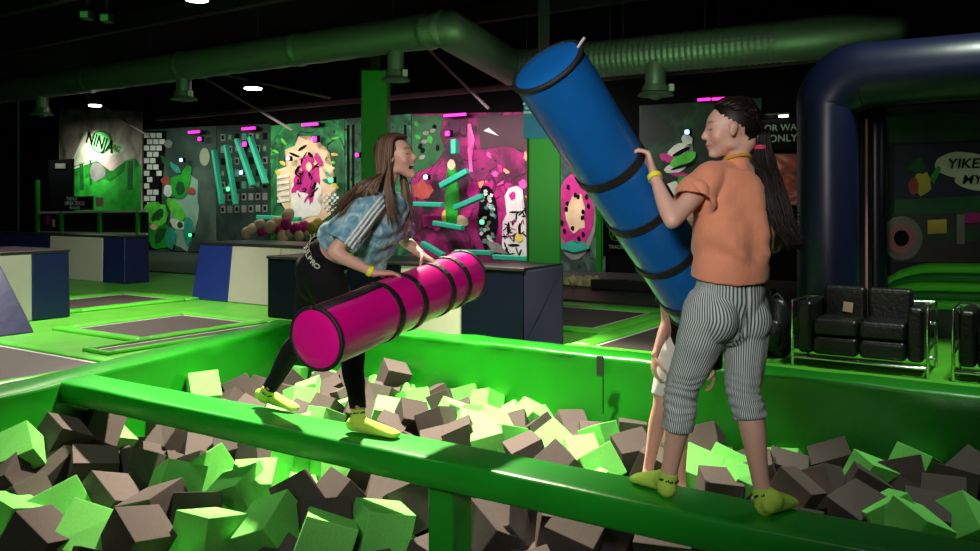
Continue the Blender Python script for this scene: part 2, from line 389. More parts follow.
# ------------------------------------------------------------------ columns
def column(px, Z, wd, ztop, label, base=-.045):
    p = W(px, 205, Z); p.z = base; t = thing('column', p, label, 'column', 'green padded columns')
    bm = bmesh.new(); rbox(bm, (p.x, p.y, (ztop + base) / 2), (wd, wd, ztop - base)); ob('padding', bm, M['column'], t, bevel=.03, seg=3)
    bm = bmesh.new(); rbox(bm, (p.x, p.y, (ztop + 4.6) / 2), (.16, .16, 4.6 - ztop)); ob('steel_post', bm, M['steel'], t)
    return t, p
column(376, 14.0, .43, 3.40, 'green padded column right behind the laughing girl', -.02)
t, p = column(543.5, 12.0, .46, 2.95, 'green padded column with a blue sign behind the blue roll', -.02)
b = .24
s = ob('blue_sign', rbox(bmesh.new(), (p.x - .02, p.y - b, 2.53), (.54, .03, .82)), mat('blue_sign_print', (.01, .22, .62), .5), t)
bm = bmesh.new()
for k, (wx, zz) in enumerate(((.16, 2.66), (.2, 2.6), (.14, 2.54), (.18, 2.48))): rbox(bm, (p.x - .2, p.y - b - .018, zz), (wx, .006, .03))
ob('white_print', bm, M['white'], s)

# ------------------------------------------------------------------ ceiling services
def duct(name, label, p0, p1, r, ribs, parent=None):
    bm = bmesh.new(); d = (p1 - p0); L = d.length; d.normalize(); s = Vector((0, 0, 1)); q = d.cross(s).normalized(); s = q.cross(d)
    n = max(2, int(L / ribs) * 2); rings = []
    for i in range(n + 1):
        rr = r * (1.0 if i % 2 == 0 else .965)
        rings.append([bm.verts.new(p0 + d * (L * i / n) + (s * math.cos(2 * PI * k / 28) + q * math.sin(2 * PI * k / 28)) * rr) for k in range(28)])
    for i in range(n):
        for k in range(28): bm.faces.new((rings[i][k], rings[i][(k + 1) % 28], rings[i + 1][(k + 1) % 28], rings[i + 1][k]))
    bm.faces.new(rings[0]); bm.faces.new(rings[-1][::-1]); return bm
vd = 9.75; rl = .27; zd = 3.5
def onz(px, py, z):
    Z = F * (H - z) / (py - 205); return Vector(((px - 490) / F * Z, Z, z))
e0 = onz(446, 47, 3.5) + Vector((0, 0, rl)); far0 = e0 - U * 13.0; far0 -= U * 0
D1 = thing('ventilation_duct', e0, 'long round ventilation duct under the ceiling with a bend and a ribbed right run', 'duct')
ob('pipe', duct('a', '', far0, e0, rl, .5), M['duct'], D1, smooth=True)
r2 = .29
g0 = onz(512, 85, 3.2) + Vector((0, 0, r2)); g1 = onz(850, 56, 3.2) + Vector((0, 0, r2))
el = bmesh.new(); tube(el, [e0 - U * .1, e0, e0 + (g0 - e0) * .12, e0 + (g0 - e0) * .9, g0, g0 + U * .1], [rl, rl * 1.08, rl + .02, r2, r2 * 1.05, r2 + .01], side=Vector((0, 0, 1)), n=28, k=1)
ob('bend', el, M['duct'], D1, smooth=True)
for t_ in (.3, 6.0, 3.0, 9.0):
    c = e0 - U * t_; ob('joint_ring', tube(bmesh.new(), [c - U * .02, c + U * .02], [rl + .015] * 2, side=Vector((0, 0, 1)), n=28, k=1), M['duct'], D1)
D2 = D1
ob('ribbed_pipe', duct('b', '', g0, g1 - U * .9, r2, .09), M['duct'], D2, smooth=False)
tp = bmesh.new(); tube(tp, [g1 - U * .9, g1 - U * .1, g1 + U * .55], [r2 * 1.01, r2 * 1.0, r2 * .62], side=Vector((0, 0, 1)), n=28, k=3); ob('end_cone', tp, M['duct'], D2, smooth=True)
bm = bmesh.new()
for t_ in (.1, 1.6, 3.1):
    c = g0 + U * (t_ + .3)
    for q in (-1, 1): rbox(bm, (c.x + q * .1, c.y, (c.z + r2 + 4.6) / 2), (.015, .015, 4.6 - c.z - r2 + .1))
ob('hanger_rod', bm, M['steel'], D2)
bm = bmesh.new()
for t_ in (1.0, 4.0, 7.0, 10): 
    c = e0 - U * t_; rbox(bm, (c.x, c.y, (c.z + rl + 4.6) / 2), (.02, .02, 4.6 - c.z - rl + .1))
ob('hanger_rod', bm, M['steel'], D1)

def diffuser(top, label, r=.2, drop=.42):
    p = Vector(top); t = thing('air_diffuser', p - Vector((0, 0, drop)), label, 'air diffuser', 'round air diffusers under the ducts')
    bm = bmesh.new(); tube(bm, [p + Vector((0, 0, .12)), p - Vector((0, 0, drop * .75))], [r * .62, r * .62], side=U, n=24, k=1); ob('neck', bm, M['duct'], t, smooth=True)
    bm = bmesh.new(); z = p.z - drop
    for rr, z0, z1 in ((r * .82, z + .06, z + .16), (r * 1.1, z + .0, z + .04)):
        g = bmesh.ops.create_cone(bm, cap_ends=True, segments=28, radius1=rr, radius2=rr * .9, depth=z1 - z0); bmesh.ops.translate(bm, verts=g['verts'], vec=(p.x, p.y, (z0 + z1) / 2))
    ob('bell', bm, M['duct'], t, smooth=False)
    bm = bmesh.new(); rbox(bm, (p.x + r * .8, p.y - r * .7, z + .1), (.07, .07, .1)); ob('sensor_box', bm, M['white'], t)
def under(px, e, v_, z): # point under a duct run (same line) at image column px
    for i in range(1400):
        q = e - U * (i * .01)
        if F * q.x / q.y + 490 <= px: return Vector((q.x, q.y, z))
    return e
diffuser(under(396, e0, 0, 3.5), 'air diffuser right above the laughing girl and the green column')
diffuser(under(184, e0, 0, 3.5), 'air diffuser on the left duct between the two ceiling lamps', .22, .36)
diffuser(under(42, e0, 0, 3.5), 'air diffuser at the far left end of the duct', .22, .36)
q = g0.copy()
while F * q.x / q.y + 490 < 655: q += U * .01
diffuser(Vector((q.x, q.y, 3.2)), 'large air diffuser under the ribbed duct behind the blue roll', .25, .36)

def pendant(px, py, z, r, label, light=0):
    p = onz(px, py, z); t = thing('ceiling_lamp', p, label, 'ceiling lamp', 'round ceiling lamps')
    bm = bmesh.new(); g = bmesh.ops.create_cone(bm, cap_ends=True, segments=24, radius1=r, radius2=r * .75, depth=.14); bmesh.ops.translate(bm, verts=g['verts'], vec=p + Vector((0, 0, .09))); ob('housing', bm, M['steel'], t)
    bm = bmesh.new(); g = bmesh.ops.create_cone(bm, cap_ends=True, segments=24, radius1=r * .9, radius2=r * .9, depth=.03); bmesh.ops.translate(bm, verts=g['verts'], vec=p + Vector((0, 0, .01))); ob('diffuser_glass', bm, M['lamp'], t)
    bm = bmesh.new(); tube(bm, [p + Vector((0, 0, .15)), Vector((p.x, p.y, 4.6))], [.012, .012], n=8, k=1); ob('cable', bm, M['black'], t)
pendant(197, 0, 3.55, .14, 'round ceiling lamp at the top edge of the photo')
pendant(253, 89, 3.55, .19, 'small round ceiling lamp glowing left of the green column')
pendant(95, 106, 3.3, .14, 'lamp right over the lit graffiti logo at the far left')

# steel beams and braces
bb = box_uv(-19, 3, 13.3, 13.4, 3.34, 3.44)
t = ob('roof_beam', bb, mat('dusty_steel', (.05, .025, .03), .6, nscale=3, namt=.3)); tag(place(t), 'long steel roof beam running above the mural wall', 'beam')
for i, (a, b, l) in enumerate((((230, 93), (292, 130), 'diagonal steel brace beside the small ceiling lamp'), ((428, 48), (488, 108), 'diagonal steel brace just right of the green column'), ((104, 107), (150, 137), 'diagonal steel brace right of the lit graffiti logo'), ((75, 42), (330, 98), 'long thin steel brace crossing behind the left duct'))):
    pa = onv(*a, 12.6); pb = onv(*b, 13.2); bm = bmesh.new(); tube(bm, [pa + (pa - pb) * .4, pb], [.03, .03], n=8, k=1)
    t = ob('steel_brace', bm, mat('brace_paint', (.16, .12, .12), .5)); tag(place(t), l, 'brace', 'diagonal roof braces')
for i, (px, py) in enumerate(((87, 15), (107, 18))):
    p = onz(px, py, 3.7); t = thing('floodlight', p, 'small box floodlight at top left, %s of the two' % ('left', 'right')[i], 'floodlight', 'box floodlights')
    ob('housing', rbox(bmesh.new(), p, (.13, .16, .12)), M['steel'], t, bevel=.01)
    ob('glass', rbox(bmesh.new(), p - Vector((0, .085, .01)), (.1, .012, .08)), mat('floodlight_glass', (.1, .3, .12), .1), t)
    ob('bracket', rbox(bmesh.new(), p + Vector((0, 0, .48)), (.03, .03, .86)), M['steel'], t)
for i, (v_, z, l) in enumerate(((7.2, 4.35, 'dark ceiling joist nearest the camera'), (9.0, 4.35, 'dark ceiling joist in front of the left duct'), (12.0, 4.35, 'dark ceiling joist behind the ducts'))):
    t = ob('ceiling_joist', box_uv(-19, 7, v_, v_ + .15, z - .02, z + .25), M['steel']); tag(place(t), l, 'joist', 'ceiling joists')

# ------------------------------------------------------------------ murals on the back wall
NW = -V                         # wall normal, towards the room
def wp(px, py, v=14.03): return onv(px, py, v)
def paint(name, cols, scale=2.0, dist=1.5, rough=.7, detail=6, ink=0):
    m = bpy.data.materials.new(name); m.use_nodes = True; nt = m.node_tree; N = nt.nodes; L = nt.links
    tc = N.new('ShaderNodeTexCoord'); n = N.new('ShaderNodeTexNoise'); n.inputs['Scale'].default_value = scale; n.inputs['Detail'].default_value = detail; n.inputs['Distortion'].default_value = dist
    L.new(tc.outputs['Object'], n.inputs['Vector']); r = N.new('ShaderNodeValToRGB'); e = r.color_ramp.elements
    k = len(cols); e[0].position = .3; e[0].color = (*cols[0], 1); e[1].position = .7; e[1].color = (*cols[-1], 1)
    for i in range(1, k - 1): x = e.new(.3 + .4 * i / (k - 1)); x.color = (*cols[i], 1)
    L.new(n.outputs['Fac'], r.inputs['Fac']); b = N['Principled BSDF']; b.inputs['Roughness'].default_value = rough; L.new(r.outputs['Color'], b.inputs['Base Color'])
    if ink:      # brushed black contour lines
        src = r.outputs['Color']
        for sc, wd in ((ink, .007),):
            n2 = N.new('ShaderNodeTexNoise'); n2.inputs['Scale'].default_value = sc; n2.inputs['Detail'].default_value = 2; n2.inputs['Distortion'].default_value = 1.2; L.new(tc.outputs['Object'], n2.inputs['Vector'])
            a = N.new('ShaderNodeMath'); a.operation = 'SUBTRACT'; a.inputs[1].default_value = .5; L.new(n2.outputs['Fac'], a.inputs[0])
            c = N.new('ShaderNodeMath'); c.operation = 'ABSOLUTE'; L.new(a.outputs[0], c.inputs[0])
            d = N.new('ShaderNodeMath'); d.operation = 'LESS_THAN'; d.inputs[1].default_value = wd; L.new(c.outputs[0], d.inputs[0])
            mx = N.new('ShaderNodeMix'); mx.data_type = 'RGBA'; L.new(d.outputs[0], mx.inputs['Factor']); L.new(src, mx.inputs['A']); mx.inputs['B'].default_value = (.004, .006, .006, 1); src = mx.outputs['Result']
        L.new(src, b.inputs['Base Color'])
    return m
def mural(label, x0, x1, ytop, ybot, m, ytop2=None, ybot2=None):
    ytop2 = ytop if ytop2 is None else ytop2; ybot2 = ybot if ybot2 is None else ybot2
    pts = [wp(x0, ybot), wp(x1, ybot2), wp(x1, ytop2), wp(x0, ytop)]
    c = sum(pts, Vector()) / 4; c.z = min(p.z for p in pts)
    t = thing('mural', c, label, 'mural', 'graffiti murals along the back wall')
    poly('backdrop', pts, NW, .03, m, t); return t
def fig(t, name, pts, m, off=.032, th=.006, v=14.03): return poly(name, [wp(x, y, v) for x, y in pts], NW, th, m, t, off)
def blob(cx, cy, rx, ry, n=18, rough=.15, seed=0, rot=0):
    out = []
    for i in range(n):
        a = 2 * PI * i / n; r = 1 + rough * (noise.noise(Vector((math.cos(a) * 2, math.sin(a) * 2, seed * 3.7))) * 2)
        x = rx * r * math.cos(a); y = ry * r * math.sin(a); out.append((cx + x * math.cos(rot) - y * math.sin(rot), cy + x * math.sin(rot) + y * math.cos(rot)))
    return out
P_green = mat('paint_green', (.01, .45, .02), .6, nscale=3, namt=.6)
P_lime = mat('paint_lime', (.12, .8, .05), .6, nscale=4, namt=.5)
P_dgreen = mat('paint_dark_green', (.004, .12, .02), .6, nscale=4, namt=.6)
P_black = mat('paint_black', (.004, .004, .005), .8, spec=.1)
P_white = mat('paint_white', (.75, .74, .68), .6, nscale=5, namt=.2)
P_cream = mat('paint_cream', (.85, .62, .38), .6, nscale=3, namt=.35)
P_mag = mat('paint_magenta', (.62, .01, .25), .6, nscale=4, namt=.5)
P_red = mat('paint_red', (.5, .08, .06), .6, nscale=5, namt=.5)
P_yel = mat('paint_yellow', (.8, .6, .08), .6, nscale=4, namt=.4)
P_teal = mat('paint_teal', (.02, .4, .28), .6, nscale=4, namt=.4)
P_grey = mat('paint_grey', (.25, .25, .22), .6, nscale=4, namt=.4)

# 1: spray-painted logo over a green skyline
m1 = mural('graffiti mural with a slanting green logo above a green city skyline, far left', 60, 143, 108, 246, paint('spray_cloud', [(.05, .035, .03), (.4, .3, .26), (.75, .62, .55)], .9, .8), 112, 246)
fig(m1, 'light_beam', [(70, 169), (86, 132), (128, 146), (124, 154)], mat('beam_paint', (.55, .62, .4), .6, nscale=2, namt=.4))
fig(m1, 'light_beam_edge', [(69, 170), (88, 131), (89.5, 132), (71, 168.5)], P_white, .039)
fig(m1, 'light_beam_edge', [(69, 170), (126, 149), (126, 150.5), (70, 171)], P_white, .039)
c = []
for i in range(32): a = 2 * PI * i / 32; c.append((102.5 + 10.5 * math.cos(a), 142 + 11.5 * math.sin(a)))
fig(m1, 'logo_disc', c, mat('logo_disc_rim', (.01, .25, .02), .6), .040)
fig(m1, 'logo_disc', [(102.5 + (x - 102.5) * .88, 142 + (y - 142) * .88) for x, y in c], mat('logo_disc_face', (.2, .75, .22), .6), .047)
p = wp(101, 142.5); up = Vector((0, 0, 1)); tl = (U - up * .28).normalized(); tu = up + U * .28
text('logo_lettering', 'NINJA', p + NW * .062, tl, tu, .50, P_black, m1, .004, .2)
text('logo_lettering', 'TAG', wp(116, 148) + NW * .062, tl, tu, .26, P_green, m1, .004, .2)
fig(m1, 'skyline', [(61, 246), (61, 172), (67, 172), (67, 166), (76, 166), (76, 176), (80, 176), (80, 163), (86, 163), (86, 178), (90, 178), (90, 160), (97, 160), (97, 181), (104, 178), (112, 182), (118, 176), (125, 172), (128, 160), (136, 158), (136, 168), (142, 166), (142, 246)], P_green)
for a in ((81, 164, 85, 190), (91, 161, 93, 185), (129, 161, 134, 190), (68, 170, 74, 176)): fig(m1, 'skyline_tower', [(a[0], a[3]), (a[2], a[3]), (a[2], a[1]), (a[0], a[1])], P_dgreen, .040)
fig(m1, 'stone', blob(99, 172, 8, 9, seed=3), P_grey, .046)
# 2: bricks and a green leafy figure
m2 = mural('mural with white bricks on black and a bulging green leafy figure', 144.5, 217, 130, 250, paint('grey_green_sky', [(.008, .02, .016), (.03, .06, .045), (.12, .17, .13)], .6, .5), 126, 252)
fig(m2, 'brick_background', [(145, 250), (145, 131), (168, 131), (164, 142), (165, 160), (160, 175), (163, 200), (158, 250)], P_black)
for r_ in range(13):
    for k in range(4):
        x0 = 145.5 + k * 6.2 + (3 if r_ % 2 else 0); y0 = 133 + r_ * 6.3; lim = 167 - r_ * .6
        if x0 + 5 < lim and R.random() < .82: fig(m2, 'brick', [(x0, y0 + 5), (x0 + 5.2, y0 + 5), (x0 + 5.2, y0), (x0, y0)], P_white, .040)
fig(m2, 'cloud_shape', blob(185, 208, 15, 34, seed=5, rough=.25), mat('pale_green_paint', (.3, .5, .38), .6, nscale=3, namt=.3), .034)
for (cx, cy, rx, ry, mm, rot, of) in ((158, 214, 12, 13, P_lime, .3, .05), (160, 234, 13, 14, P_green, 0, .044), (180, 187, 13, 11, P_green, -.5, .05), (188, 178, 5, 14, P_green, .2, .053), (178, 210, 6, 13, P_lime, -.7, .056), (168, 181, 4.5, 4, P_red, 0, .062), (193, 191, 4, 3.5, P_red, 0, .062), (170, 191, 4, 6, P_white, 0, .064), (156, 227, 4, 3, P_cream, 0, .064), (180, 224, 9, 5, P_white, .5, .05), (190, 231, 5, 14, P_teal, 0, .06), (173, 238, 5, 11, P_teal, 0, .06), (170, 144, 4, 4, P_grey, .4, .05), (168, 162, 7, 3, P_dgreen, .8, .05), (177, 168, 7, 3, P_teal, .8, .052)):
    fig(m2, 'leaf_shape', blob(cx, cy, rx, ry, seed=cx, rot=rot), mm, of)
    if rx > 8: fig(m2, 'leaf_vein', blob(cx + 2, cy + 1, rx * .35, ry * .6, seed=cy, rot=rot + .5), P_dgreen, of + .007)
fig(m2, 'pale_disc', blob(206, 157, 5, 9, rough=0), mat('disc_paint', (.35, .36, .25), .6), .04)
# 3: climbing rack
m3 = mural('black climbing wall panel hung with rows of small holds', 217.5, 271, 126, 252, paint('dark_panel', [(.003, .01, .006), (.01, .03, .02), (.02, .05, .03)], 3, .5), 124, 254)
for r_ in range(7):
    for k in range(7):
        cx = 222 + k * 7; cy = 134 + r_ * 12 - k * .2
        fig(m3, 'hold', [(cx, cy + 7), (cx + 4.6, cy + 7), (cx + 4.6, cy), (cx, cy)], [P_grey, P_dgreen, P_black, P_teal][(r_ * 3 + k * 5) % 4] if r_ < 5 else P_grey, .036)
        fig(m3, 'hold_mark', [(cx + 1, cy + 5.5), (cx + 3.4, cy + 5.5), (cx + 3.4, cy + 1.5), (cx + 1, cy + 1.5)], [P_black, P_grey][(r_ + k) % 2], .044)
# 4: magenta figure in a cream burst
m4 = mural('mural with a magenta-haired figure in a cream burst on swirling green', 271.5, 345, 126, 256, paint('green_swirl', [(.001, .02, .01), (.004, .16, .04), (.04, .5, .08)], .9, 2.5, ink=.8), 119, 258)
fig(m4, 'cream_burst', [(290, 215), (278, 196), (288, 186), (278, 170), (290, 166), (286, 150), (296, 146), (300, 136), (308, 142), (316, 137), (320, 150), (330, 152), (325, 162), (336, 168), (328, 178), (338, 188), (328, 196), (332, 214), (318, 225), (300, 226)], P_cream)
fig(m4, 'white_glow', blob(308, 200, 15, 22, seed=2, rough=.3), P_white, .040)
for (cx, cy, rx, ry, rot) in ((309, 163, 6, 10, .2), (301, 178, 5, 9, .6), (316, 172, 5, 11, -.3), (308, 184, 7, 10, 0), (298, 188, 4, 6, .8), (313, 194, 3, 9, .1), (320, 160, 3, 7, -.6)):
    fig(m4, 'magenta_hair', blob(cx, cy, rx, ry, seed=cx, rot=rot, rough=.3), P_mag, .046)
for (cx, cy, rx, ry, rot) in ((304, 148, 5, 1.4, -.6), (296, 155, 5, 1.2, .4), (312, 155, 3, 1.5, .9), (306, 190, 2.5, 2, 0), (316, 186, 1.5, 4, .4), (299, 170, 1.5, 5, .5), (312, 176, 1.4, 4, -.4)):
    fig(m4, 'ink_stroke', blob(cx, cy, rx, ry, seed=cy, rot=rot), P_black, .053)
for k in range(22):
    rr_ = random.Random(k + 9); a_ = rr_.uniform(0, 6.28); d_ = rr_.uniform(.3, 1)
    fig(m4, 'ink_stroke', blob(309 + 12 * d_ * math.cos(a_), 178 + 26 * d_ * math.sin(a_), rr_.uniform(.4, .9), rr_.uniform(2, 5), n=8, seed=k, rot=rr_.uniform(0, 3)), [P_black, P_mag, P_black][k % 3], .0575)
for k in range(9):
    x_ = 293 + k * 3.6; fig(m4, 'drip', [(x_, 222), (x_ + 1.6, 222), (x_ + 1.2, 232 + (k * 7) % 9), (x_ + .4, 232 + (k * 7) % 9)], P_cream, .04)
for k in range(16):
    rr_ = random.Random(k + 77); fig(m4, 'leaf_stroke', blob(rr_.choice((rr_.uniform(273, 288), rr_.uniform(327, 343))), rr_.uniform(128, 200), rr_.uniform(2, 5), rr_.uniform(1, 2.2), n=10, seed=k, rot=rr_.uniform(-1, 1)), [P_lime, P_teal, P_dgreen, P_yel][k % 4], .0345)
fig(m4, 'face', blob(311, 167, 3, 4.5, rough=.1), P_cream, .06)
for k in range(5): fig(m4, 'ribs', [(279, 176 + k * 6), (291, 174 + k * 6), (291, 177 + k * 6), (279, 179 + k * 6)], P_white, .05)
# 5: dark trees
m5 = mural('dark green mural partly hidden behind the laughing girl', 345.5, 412, 119, 258, paint('dark_foliage', [(.002, .02, .01), (.01, .12, .04), (.05, .3, .08)], 1.6, 2, ink=1.5), 114, 262)
for x in (348, 353, 405): fig(m5, 'trunk', [(x, 240), (x + 2.5, 240), (x + 2.5, 125), (x, 125)], P_black)
fig(m5, 'checker_patch', blob(331.5, 200, 1, 1), P_black) if 0 else None
for k in range(6):
    for j in range(6):
        if (k + j) % 2 == 0: fig(m4, 'checker', [(325 + k * 2.6, 196 + j * 3), (327.4 + k * 2.6, 196 + j * 3), (327.4 + k * 2.6, 193.4 + j * 3), (325 + k * 2.6, 193.4 + j * 3)], P_white, .05)
# 6: magenta wall
m6 = mural('magenta graffiti mural with black-and-white armoured figures', 412.5, 532, 114, 262, paint('magenta_cloud', [(.01, .001, .008), (.07, .002, .03), (.35, .004, .14), (.85, .03, .34)], .9, 1.2, ink=1.1), 112, 268)
fig(m6, 'dark_corner', [(413, 175), (413, 116), (445, 116), (441, 135), (446, 150), (436, 165)], P_dgreen)
for k in range(12): fig(m6, 'ivy', blob(416 + R.random() * 26, 122 + R.random() * 36, 3, 2, seed=k, rot=k), [P_grey, P_green, P_black][k % 3], .04)
fig(m6, 'dark_sky', [(482, 150), (478, 116), (531, 114), (531, 152), (505, 146)], mat('maroon', (.05, .01, .02), .6, nscale=3, namt=.4))
fig(m6, 'bolt', [(471, 172), (469, 150), (473, 140), (469, 124), (472, 124), (476, 140), (472, 150), (474, 172)], mat('bolt_pink', (.9, .1, .4), .6), .044)
fig(m6, 'bird', [(485, 131), (490, 128), (500, 136), (494, 134), (488, 132)], P_white, .046)
def armour(cx, cy, s, seed):
    rr = random.Random(seed)
    fig(m6, 'armour_outline', blob(cx, cy, 10 * s, 30 * s, seed=seed, rough=.2), P_black, .044)
    for k in range(34):
        a = rr.uniform(-1, 1); b = rr.uniform(-1, 1)
        fig(m6, 'armour_plate', blob(cx + a * 7.5 * s * (1 - .3 * abs(b)), cy + b * 26 * s, 1.8 * s, 2.4 * s, n=7, seed=k, rot=rr.random() * 3, rough=.3), [P_white, P_grey, P_white, P_teal][k % 4], .05)
armour(489, 216, 1.0, 3)
for k in range(26):
    rr_ = random.Random(k); cx_, cy_ = rr_.uniform(478, 529), rr_.uniform(150, 200)
    fig(m6, 'pink_splash', blob(cx_, cy_, rr_.uniform(1.5, 5), rr_.uniform(1, 4), seed=k, rough=.4, rot=k), [mat('splash_pink', (.9, .08, .4), .6), P_mag, mat('splash_orange', (.9, .35, .15), .6), mat('splash_dark', (.12, .004, .05), .6)][k % 4], .0335 + k * .0003)

fig(m6, 'figure', [(503, 258), (504, 222), (508, 214), (506, 196), (510, 188), (518, 186), (524, 190), (523, 206), (527, 216), (528, 258)], P_white, .044)
for (cx, cy, rx, ry) in ((514, 196, 3, 4), (516, 212, 5, 1), (510, 228, 1.5, 6), (521, 230, 1.5, 7), (515, 245, 6, 1.2), (508, 252, 1.5, 5)): fig(m6, 'ink_stroke', blob(cx, cy, rx, ry, seed=cx), [P_mag, P_black][cy > 200], .052)
for k in range(30):
    rr_ = random.Random(k + 50); cx_ = rr_.uniform(505, 527); cy_ = rr_.uniform(208, 256)
    fig(m6, 'ink_stroke', blob(cx_, cy_, rr_.uniform(.5, .9), rr_.uniform(2, 5), n=8, seed=k, rot=rr_.uniform(0, 3)), P_black if k % 5 else P_mag, .0535)
fig(m6, 'yellow_patch', blob(521, 238, 4, 4), P_yel, .058)
fig(m6, 'climber_body', [(448, 225), (446, 195), (452, 180), (449, 168), (453, 160), (457, 166), (457, 182), (461, 195), (458, 225)], P_green, .044)
fig(m6, 'climber_head', blob(453, 165, 4, 5), P_cream, .052)
fig(m6, 'laptop', [(486, 240), (500, 243), (510, 254), (495, 252)], P_grey, .06)
for (cx, cy, rx, ry, mm) in ((449, 218, 6, 8, P_yel), (462, 221, 7, 6, P_cream), (468, 214, 5, 4, P_mag), (425, 190, 9, 8, P_red), (432, 222, 10, 9, P_mag), (474, 190, 6, 10, P_mag)): fig(m6, 'colour_patch', blob(cx, cy, rx, ry, seed=cx, rough=.3), mm, .04)
# 7: spotted ball
m7 = mural('mural of a magenta ball with a cream core and dark spots, right of the column', 556, 606, 112, 272, paint('teal_black', [(.004, .01, .012), (.02, .05, .04), (.1, .2, .15)], 2, 1, ink=2), 108, 274)
fig(m7, 'rim', blob(576, 218, 21, 42, rough=.04), P_grey); fig(m7, 'ball', blob(576, 212, 19, 37, rough=.04), P_mag, .04)
fig(m7, 'core', blob(577, 213, 9, 17, seed=4, rough=.3), P_cream, .047)
for k in range(14): a = k * 2.4; fig(m7, 'spot', blob(576 + 14 * math.cos(a) * (.6 + .4 * (k % 2)), 212 + 28 * math.sin(a) * (.6 + .4 * (k % 2)), 1.7, 2.6, seed=k), P_black, .054)
fig(m7, 'teal_base', blob(577, 247, 14, 5, rough=.3), P_teal, .06)
# 8: swirl
m8 = mural('dark green mural with a white and green swirl beside the girl holding the blue roll', 640, 762, 106, 280, paint('dark_green_leaf', [(.001, .005, .003), (.002, .02, .01), (.008, .09, .02)], 1.2, 2, ink=1.5), 98, 286)
for (cx, cy, rx, ry, rot, mm) in ((680, 150, 13, 6, -.5, P_white), (684, 160, 15, 6, -.4, P_lime), (682, 152, 10, 2, -.5, P_black), (676, 168, 12, 5, -.2, P_white), (668, 158, 7, 4, .3, P_mag), (680, 174, 14, 3, .3, P_mag), (686, 182, 8, 6, 0, P_green), (688, 140, 6, 5, .4, P_white), (690, 150, 4, 8, .1, P_grey), (684, 166, 12, 1.4, -.3, P_black), (676, 190, 10, 8, .2, P_white), (680, 215, 9, 14, .2, P_lime), (683, 206, 6, 3, .4, P_black), (618, 160, 4, 12, 0, P_red)):
    fig(m8, 'swirl', blob(cx, cy, rx, ry, seed=cx + cy, rot=rot), mm, .034 + .006 * (cx % 5))
# 9: warrior wall exit sign + poster
sg = thing('exit_sign', wp(777, 150), 'black sign reading WARRIOR WALL EXIT ONLY behind the ponytail', 'sign')
poly('board', [wp(740, 152), wp(805, 149), wp(805, 118), wp(740, 122)], NW, .05, P_black, sg, .06)
M['letter'] = mat('grey_lettering', (.35, .4, .34), .6)
text('lettering', 'WARRIOR WALL', wp(772, 129.0) + NW * .12, U, up, .145, M['letter'], sg, .004, spacing=1.05)
text('lettering', 'EXIT ONLY', wp(772.5, 139.5) + NW * .12, U, up, .16, M['letter'], sg, .004, spacing=1.05)
lt = thing('batten_lamp', wp(775, 117), 'thin white batten lamp above the exit sign', 'lamp')
ob('tube', rbox(bmesh.new(), wp(774, 117.5) + NW * .14, (.52, .04, .035), RUV), mat('batten_glow', (1, .95, .85), emit=3.5), lt)
ob('holder', rbox(bmesh.new(), wp(774, 117) + NW * .09 + Vector((0, 0, .03)), (.56, .06, .03), RUV), M['steel'], lt)
po = thing('poster', wp(780, 200), 'reddish poster with pale streaks behind the ponytail', 'poster')
poly('sheet', [wp(768, 205), wp(800, 205), wp(800, 154), wp(768, 154)], NW, .02, paint('poster_print', [(.02, .02, .02), (.4, .05, .04), (.75, .4, .3)], 3, 2), po, .05)
# sign board with green frame
bs = thing('sign_board', uv(-6.1, 12.6, -.02), 'small black notice board between green posts left of the blue roll', 'sign')
def wq(px, py): return onv(px, py, 12.6)
poly('board', [wq(604, 256), wq(640, 258), wq(640, 205), wq(604, 205)], NW, .03, P_black, bs)
for x in (600, 640): poly('post', [wq(x - 2.5, 272), wq(x + 2.5, 272), wq(x + 2.5, 195), wq(x - 2.5, 195)], NW, .06, M['column'], bs)
text('lettering', 'NINJA', wq(616, 213) + NW * .04, U, up, .13, M['letter'], bs)
c = [wq(617 + 7 * math.cos(2 * PI * i / 24), 232 + 9 * math.sin(2 * PI * i / 24)) for i in range(24)]
c2 = [wq(617 + 6 * math.cos(2 * PI * i / 24), 232 + 8 * math.sin(2 * PI * i / 24)) for i in range(24)]
poly('ring_mark', c, NW, .004, P_green, bs, .032); poly('ring_mark', c2, NW, .004, P_black, bs, .037)
poly('star_mark', [wq(612, 238), wq(617, 227), wq(622, 238), wq(617, 234)], NW, .004, P_green, bs, .042)
text('lettering', 'TRACK', wq(617, 247) + NW * .04, U, up, .08, M['letter'], bs)

